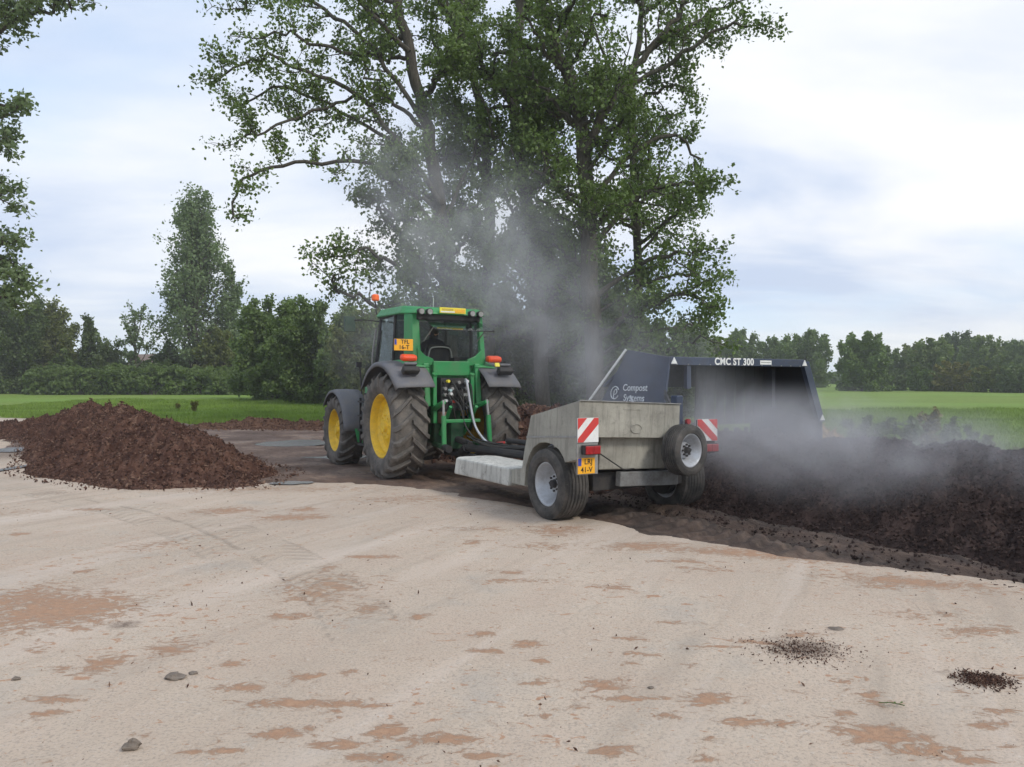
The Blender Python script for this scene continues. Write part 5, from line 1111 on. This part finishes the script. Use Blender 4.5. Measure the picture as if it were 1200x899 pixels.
# rubber apron hanging along the right half, rotor inside
mb = MB()
for k in range(14):
    xa = 3.95+k*.115; mb.hexa([(xa, 1.50+.02*(k % 2), 1.0), (xa+.108, 1.50+.02*(k % 2), 1.0), (xa+.108, 1.515+.02*(k % 2), 1.0), (xa, 1.515+.02*(k % 2), 1.0)], [(xa, 1.46, 2.1), (xa+.108, 1.46, 2.1), (xa+.108, 1.475, 2.1), (xa, 1.475, 2.1)], M_HOSE)
mb.build('rubber_apron', HD)
mb = MB(); mb.cyl((2.5, 1.35, .55), (5.8, 1.35, .55), .20, M_DARK, n=16)
for k in range(40):
    x = 2.6+k*.08; a = k*1.1; mb.box((x-.02, 1.35-.04, .72), (x+.02, 1.35+.04, .95), M_DARK) if k % 3 == 0 else None
mb.build('rotor', HD)
mb = MB(); mb.cyl((TLx-.03, 1.62, 2.245), (2.20, 2.18, 1.34), .020, M_WHITE, n=10); mb.build('support_strut', HD)
mb = MB()
for k in range(13): mb.cyl((TLx+.12+k*.225, yr-.05, ZT-.102), (TLx+.12+k*.225, yr-.062, ZT-.102), .009, M_STEEL, n=6)
mb.build('bolt_row', bm_)
mb = MB(); mb.box((TLx+.35, yr-.02, 1.62), (TLx+.43, yr+.05, ZT-.118), M_BLUEDK); mb.box((TRx-.5, yr+.2, 1.3), (TRx-.42, yr+.3, ZT-.1), M_BLUEIN); mb.build('curtain_rail', HD)
for k in range(3):
    mb = MB(); mb.tube([(1.86, -.38, 1.3-.06*k), (2.1, -.2, 1.42+.05*k), (2.35, .2, 1.30), (2.5, .6, 1.5+.05*k)], .016, M_HOSE, 6); mb.build('hose', CT)
mb = MB(); mb.cyl((1.95, .1, .7), (2.28, .95, 1.25), .045, M_BLUEDK, n=12); mb.cyl((2.28, .95, 1.25), (2.42, 1.3, 1.5), .022, M_SILVER, n=10); mb.build('hydraulic_ram', CT)
for (xx, yy) in ((.86, .62), (1.1, .85)):
    mb = MB(); mb.tube([(xx, .45, .95), (xx-.02, 1.3, .78), (yy, 2.6, .72), (.80, 3.7, .8)], .016, M_HOSE, 6); mb.build('hose', CT)
# logo on the left panel: ring with a leaf stroke, and two words
p0, pu = Vector((2.285, 2.12, 1.36)), None
def onpanel(y, z):                       # point on the left panel plane
    A_, B_, D2 = Vector((TLx-.012, yr-.04, ZT)), Vector((TLx-.012, 1.60, 2.235)), Vector((2.45, yr-.04, 1.05))
    n_ = (B_-A_).cross(D2-A_).normalized(); x = A_.x-(n_.y*(y-A_.y)+n_.z*(z-A_.z))/n_.x; return Vector((x-.012, y, z)), n_
A_, B_, D2 = Vector((TLx-.012, yr-.04, ZT)), Vector((TLx-.012, 1.60, 2.235)), Vector((2.45, yr-.04, 1.05))
n_ = (B_-A_).cross(D2-A_).normalized(); n_ = n_ if n_.x < 0 else -n_
xr = Vector((0, 0, 1)).cross(n_).normalized(); zr = n_.cross(xr)
def panelM(y, z):
    x = A_.x-(n_.y*(y-A_.y)+n_.z*(z-A_.z))/n_.x; p = Vector((x, y, z))+n_*.012
    return Matrix((( xr.x, zr.x, n_.x, p.x), (xr.y, zr.y, n_.y, p.y), (xr.z, zr.z, n_.z, p.z), (0, 0, 0, 1)))
M_LOGO = painted('logo_white', (.75, .78, .80), amt=.2)
text('lettering', 'Compost', .15, panelM(1.30, 1.63), M_LOGO, lp, .001, .002); text('lettering', 'Systems', .15, panelM(1.30, 1.47), M_LOGO, lp, .001, .002)
Ml = panelM(1.78, 1.55); mb = MB()
mb.tube([Ml@Vector((.10*math.cos(t), .10*math.sin(t), 0)) for t in [.5+5.3*k/14 for k in range(15)]], .009, M_LOGO, 5)
mb.tube([Ml@Vector(p) for p in ((-.02, -.09, 0), (-.02, .02, 0), (.03, .06, 0), (.05, .0, 0), (.0, -.03, 0))], .008, M_LOGO, 5); mb.build('logo', lp)
for (x, y, z) in ((TLx+.05, yr-.07, ZT-.05), (TRx-.02, yr-.07, ZT-.05), (x1-.03, yr-.07, 1.12)):
    mb = MB(); mb.prism([(x-.055, z-.045), (x+.055, z-.045), (x, z+.05)], 'y', y-.006, y+.012, M_WHITE); rf_ = mb.build('reflector', HD)

# ------------------------------------------------------------------ steam
def steam():
    lo, hi = (-2.2, -7.0, .05), (7.4, 13.0, 9.5)
    mb = MB(); 
    m = bpy.data.materials.new('steam'); m.use_nodes = True; nt = m.node_tree; nt.nodes.clear()
    out = nt.nodes.new('ShaderNodeOutputMaterial'); pv = nt.nodes.new('ShaderNodeVolumePrincipled')
    pv.inputs['Color'].default_value = (.74, .74, .77, 1); pv.inputs['Anisotropy'].default_value = .1
    v = objvec(nt); acc = None
    for (cx, cy, cz, rx, ry, rz, dn) in STEAM:
        sb2 = N(nt, 'ShaderNodeVectorMath', operation='SUBTRACT'); L(nt, v, sb2.inputs[0]); sb2.inputs[1].default_value = (cx, cy, cz)
        ml = N(nt, 'ShaderNodeVectorMath', operation='MULTIPLY'); L(nt, sb2.outputs[0], ml.inputs[0]); ml.inputs[1].default_value = (1/rx, 1/ry, 1/rz)
        ln = N(nt, 'ShaderNodeVectorMath', operation='LENGTH'); L(nt, ml.outputs[0], ln.inputs[0])
        mr = N(nt, 'ShaderNodeMapRange'); mr.interpolation_type = 'SMOOTHSTEP'; L(nt, ln.outputs['Value'], mr.inputs['Value'])
        mr.inputs['From Min'].default_value = 0; mr.inputs['From Max'].default_value = 1; mr.inputs['To Min'].default_value = dn; mr.inputs['To Max'].default_value = 0
        acc = mr.outputs[0] if acc is None else math_(nt, 'ADD', acc, mr.outputs[0])
    mp_ = N(nt, 'ShaderNodeMapping'); mp_.inputs['Scale'].default_value = (1, .7, .8); mp_.inputs['Rotation'].default_value = (.5, .2, 0); L(nt, v, mp_.inputs['Vector'])
    nz = noise(nt, .85, 5, .62, mp_.outputs[0], 1.3)
    f = ramp(nt, nz, [(.38, .06), (.50, .8), (.63, 2.6)])
    L(nt, math_(nt, 'MULTIPLY', acc, f), pv.inputs['Density']); L(nt, pv.outputs[0], out.inputs['Volume'])
    mb.box(lo, hi, m); o = mb.build('steam'); o.location = (MO[0], MO[1], 0); o.rotation_euler = (0, 0, YAW)
    tag(o, 'grey steam drifting up from the windrow and hood towards the poplars', 'steam', None, 'stuff')
STEAM = [(2.8, -1.7, .95, 2.2, 2.5, .85, .48), (2.8, .1, 1.3, 1.2, 1.3, .9, .27), (3.7, -3.4, .9, 1.6, 2.4, .65, .36), (1.9, .9, 1.9, 1.0, 1.4, .8, .18),
         (2.3, 1.8, 2.1, 1.7, 2.4, 1.6, .20), (2.5, 4.6, 3.1, 1.9, 3.4, 2.2, .17), (2.7, 7.4, 4.8, 2.3, 3.6, 2.6, .15), (2.2, 9.6, 6.4, 2.4, 3.1, 2.8, .12), (.9, 6.5, 2.6, 2.2, 4.0, 2.2, .08)]
steam()
m = bpy.data.materials.new('haze'); m.use_nodes = True; nt = m.node_tree; nt.nodes.clear()
out = nt.nodes.new('ShaderNodeOutputMaterial'); pv = nt.nodes.new('ShaderNodeVolumePrincipled'); pv.inputs['Color'].default_value = (.88, .90, .93, 1); pv.inputs['Density'].default_value = .0007
L(nt, pv.outputs[0], out.inputs['Volume']); mb = MB(); mb.box((-420, -60, -1.5), (420, 700, 32), m); tag(mb.build('haze'), 'thin pale haze in the air over the fields', None, None, 'stuff')

# ------------------------------------------------------------------ render settings
S.view_settings.view_transform = 'Standard'; S.view_settings.look = 'None'; S.view_settings.exposure = .58; S.view_settings.gamma = 1; S.view_settings.use_curve_mapping = False
S.render.engine = 'CYCLES'; c = S.cycles
c.use_denoising = True
try: c.denoiser = 'OPENIMAGEDENOISE'; c.denoising_input_passes = 'RGB_ALBEDO_NORMAL'
except Exception: pass
c.max_bounces = 8; c.diffuse_bounces = 3; c.glossy_bounces = 3; c.transmission_bounces = 4; c.transparent_max_bounces = 12; c.volume_bounces = 1
c.use_adaptive_sampling = True; c.adaptive_threshold = .02; c.volume_step_rate = 1.0; c.volume_max_steps = 128; c.sample_clamp_indirect = 6
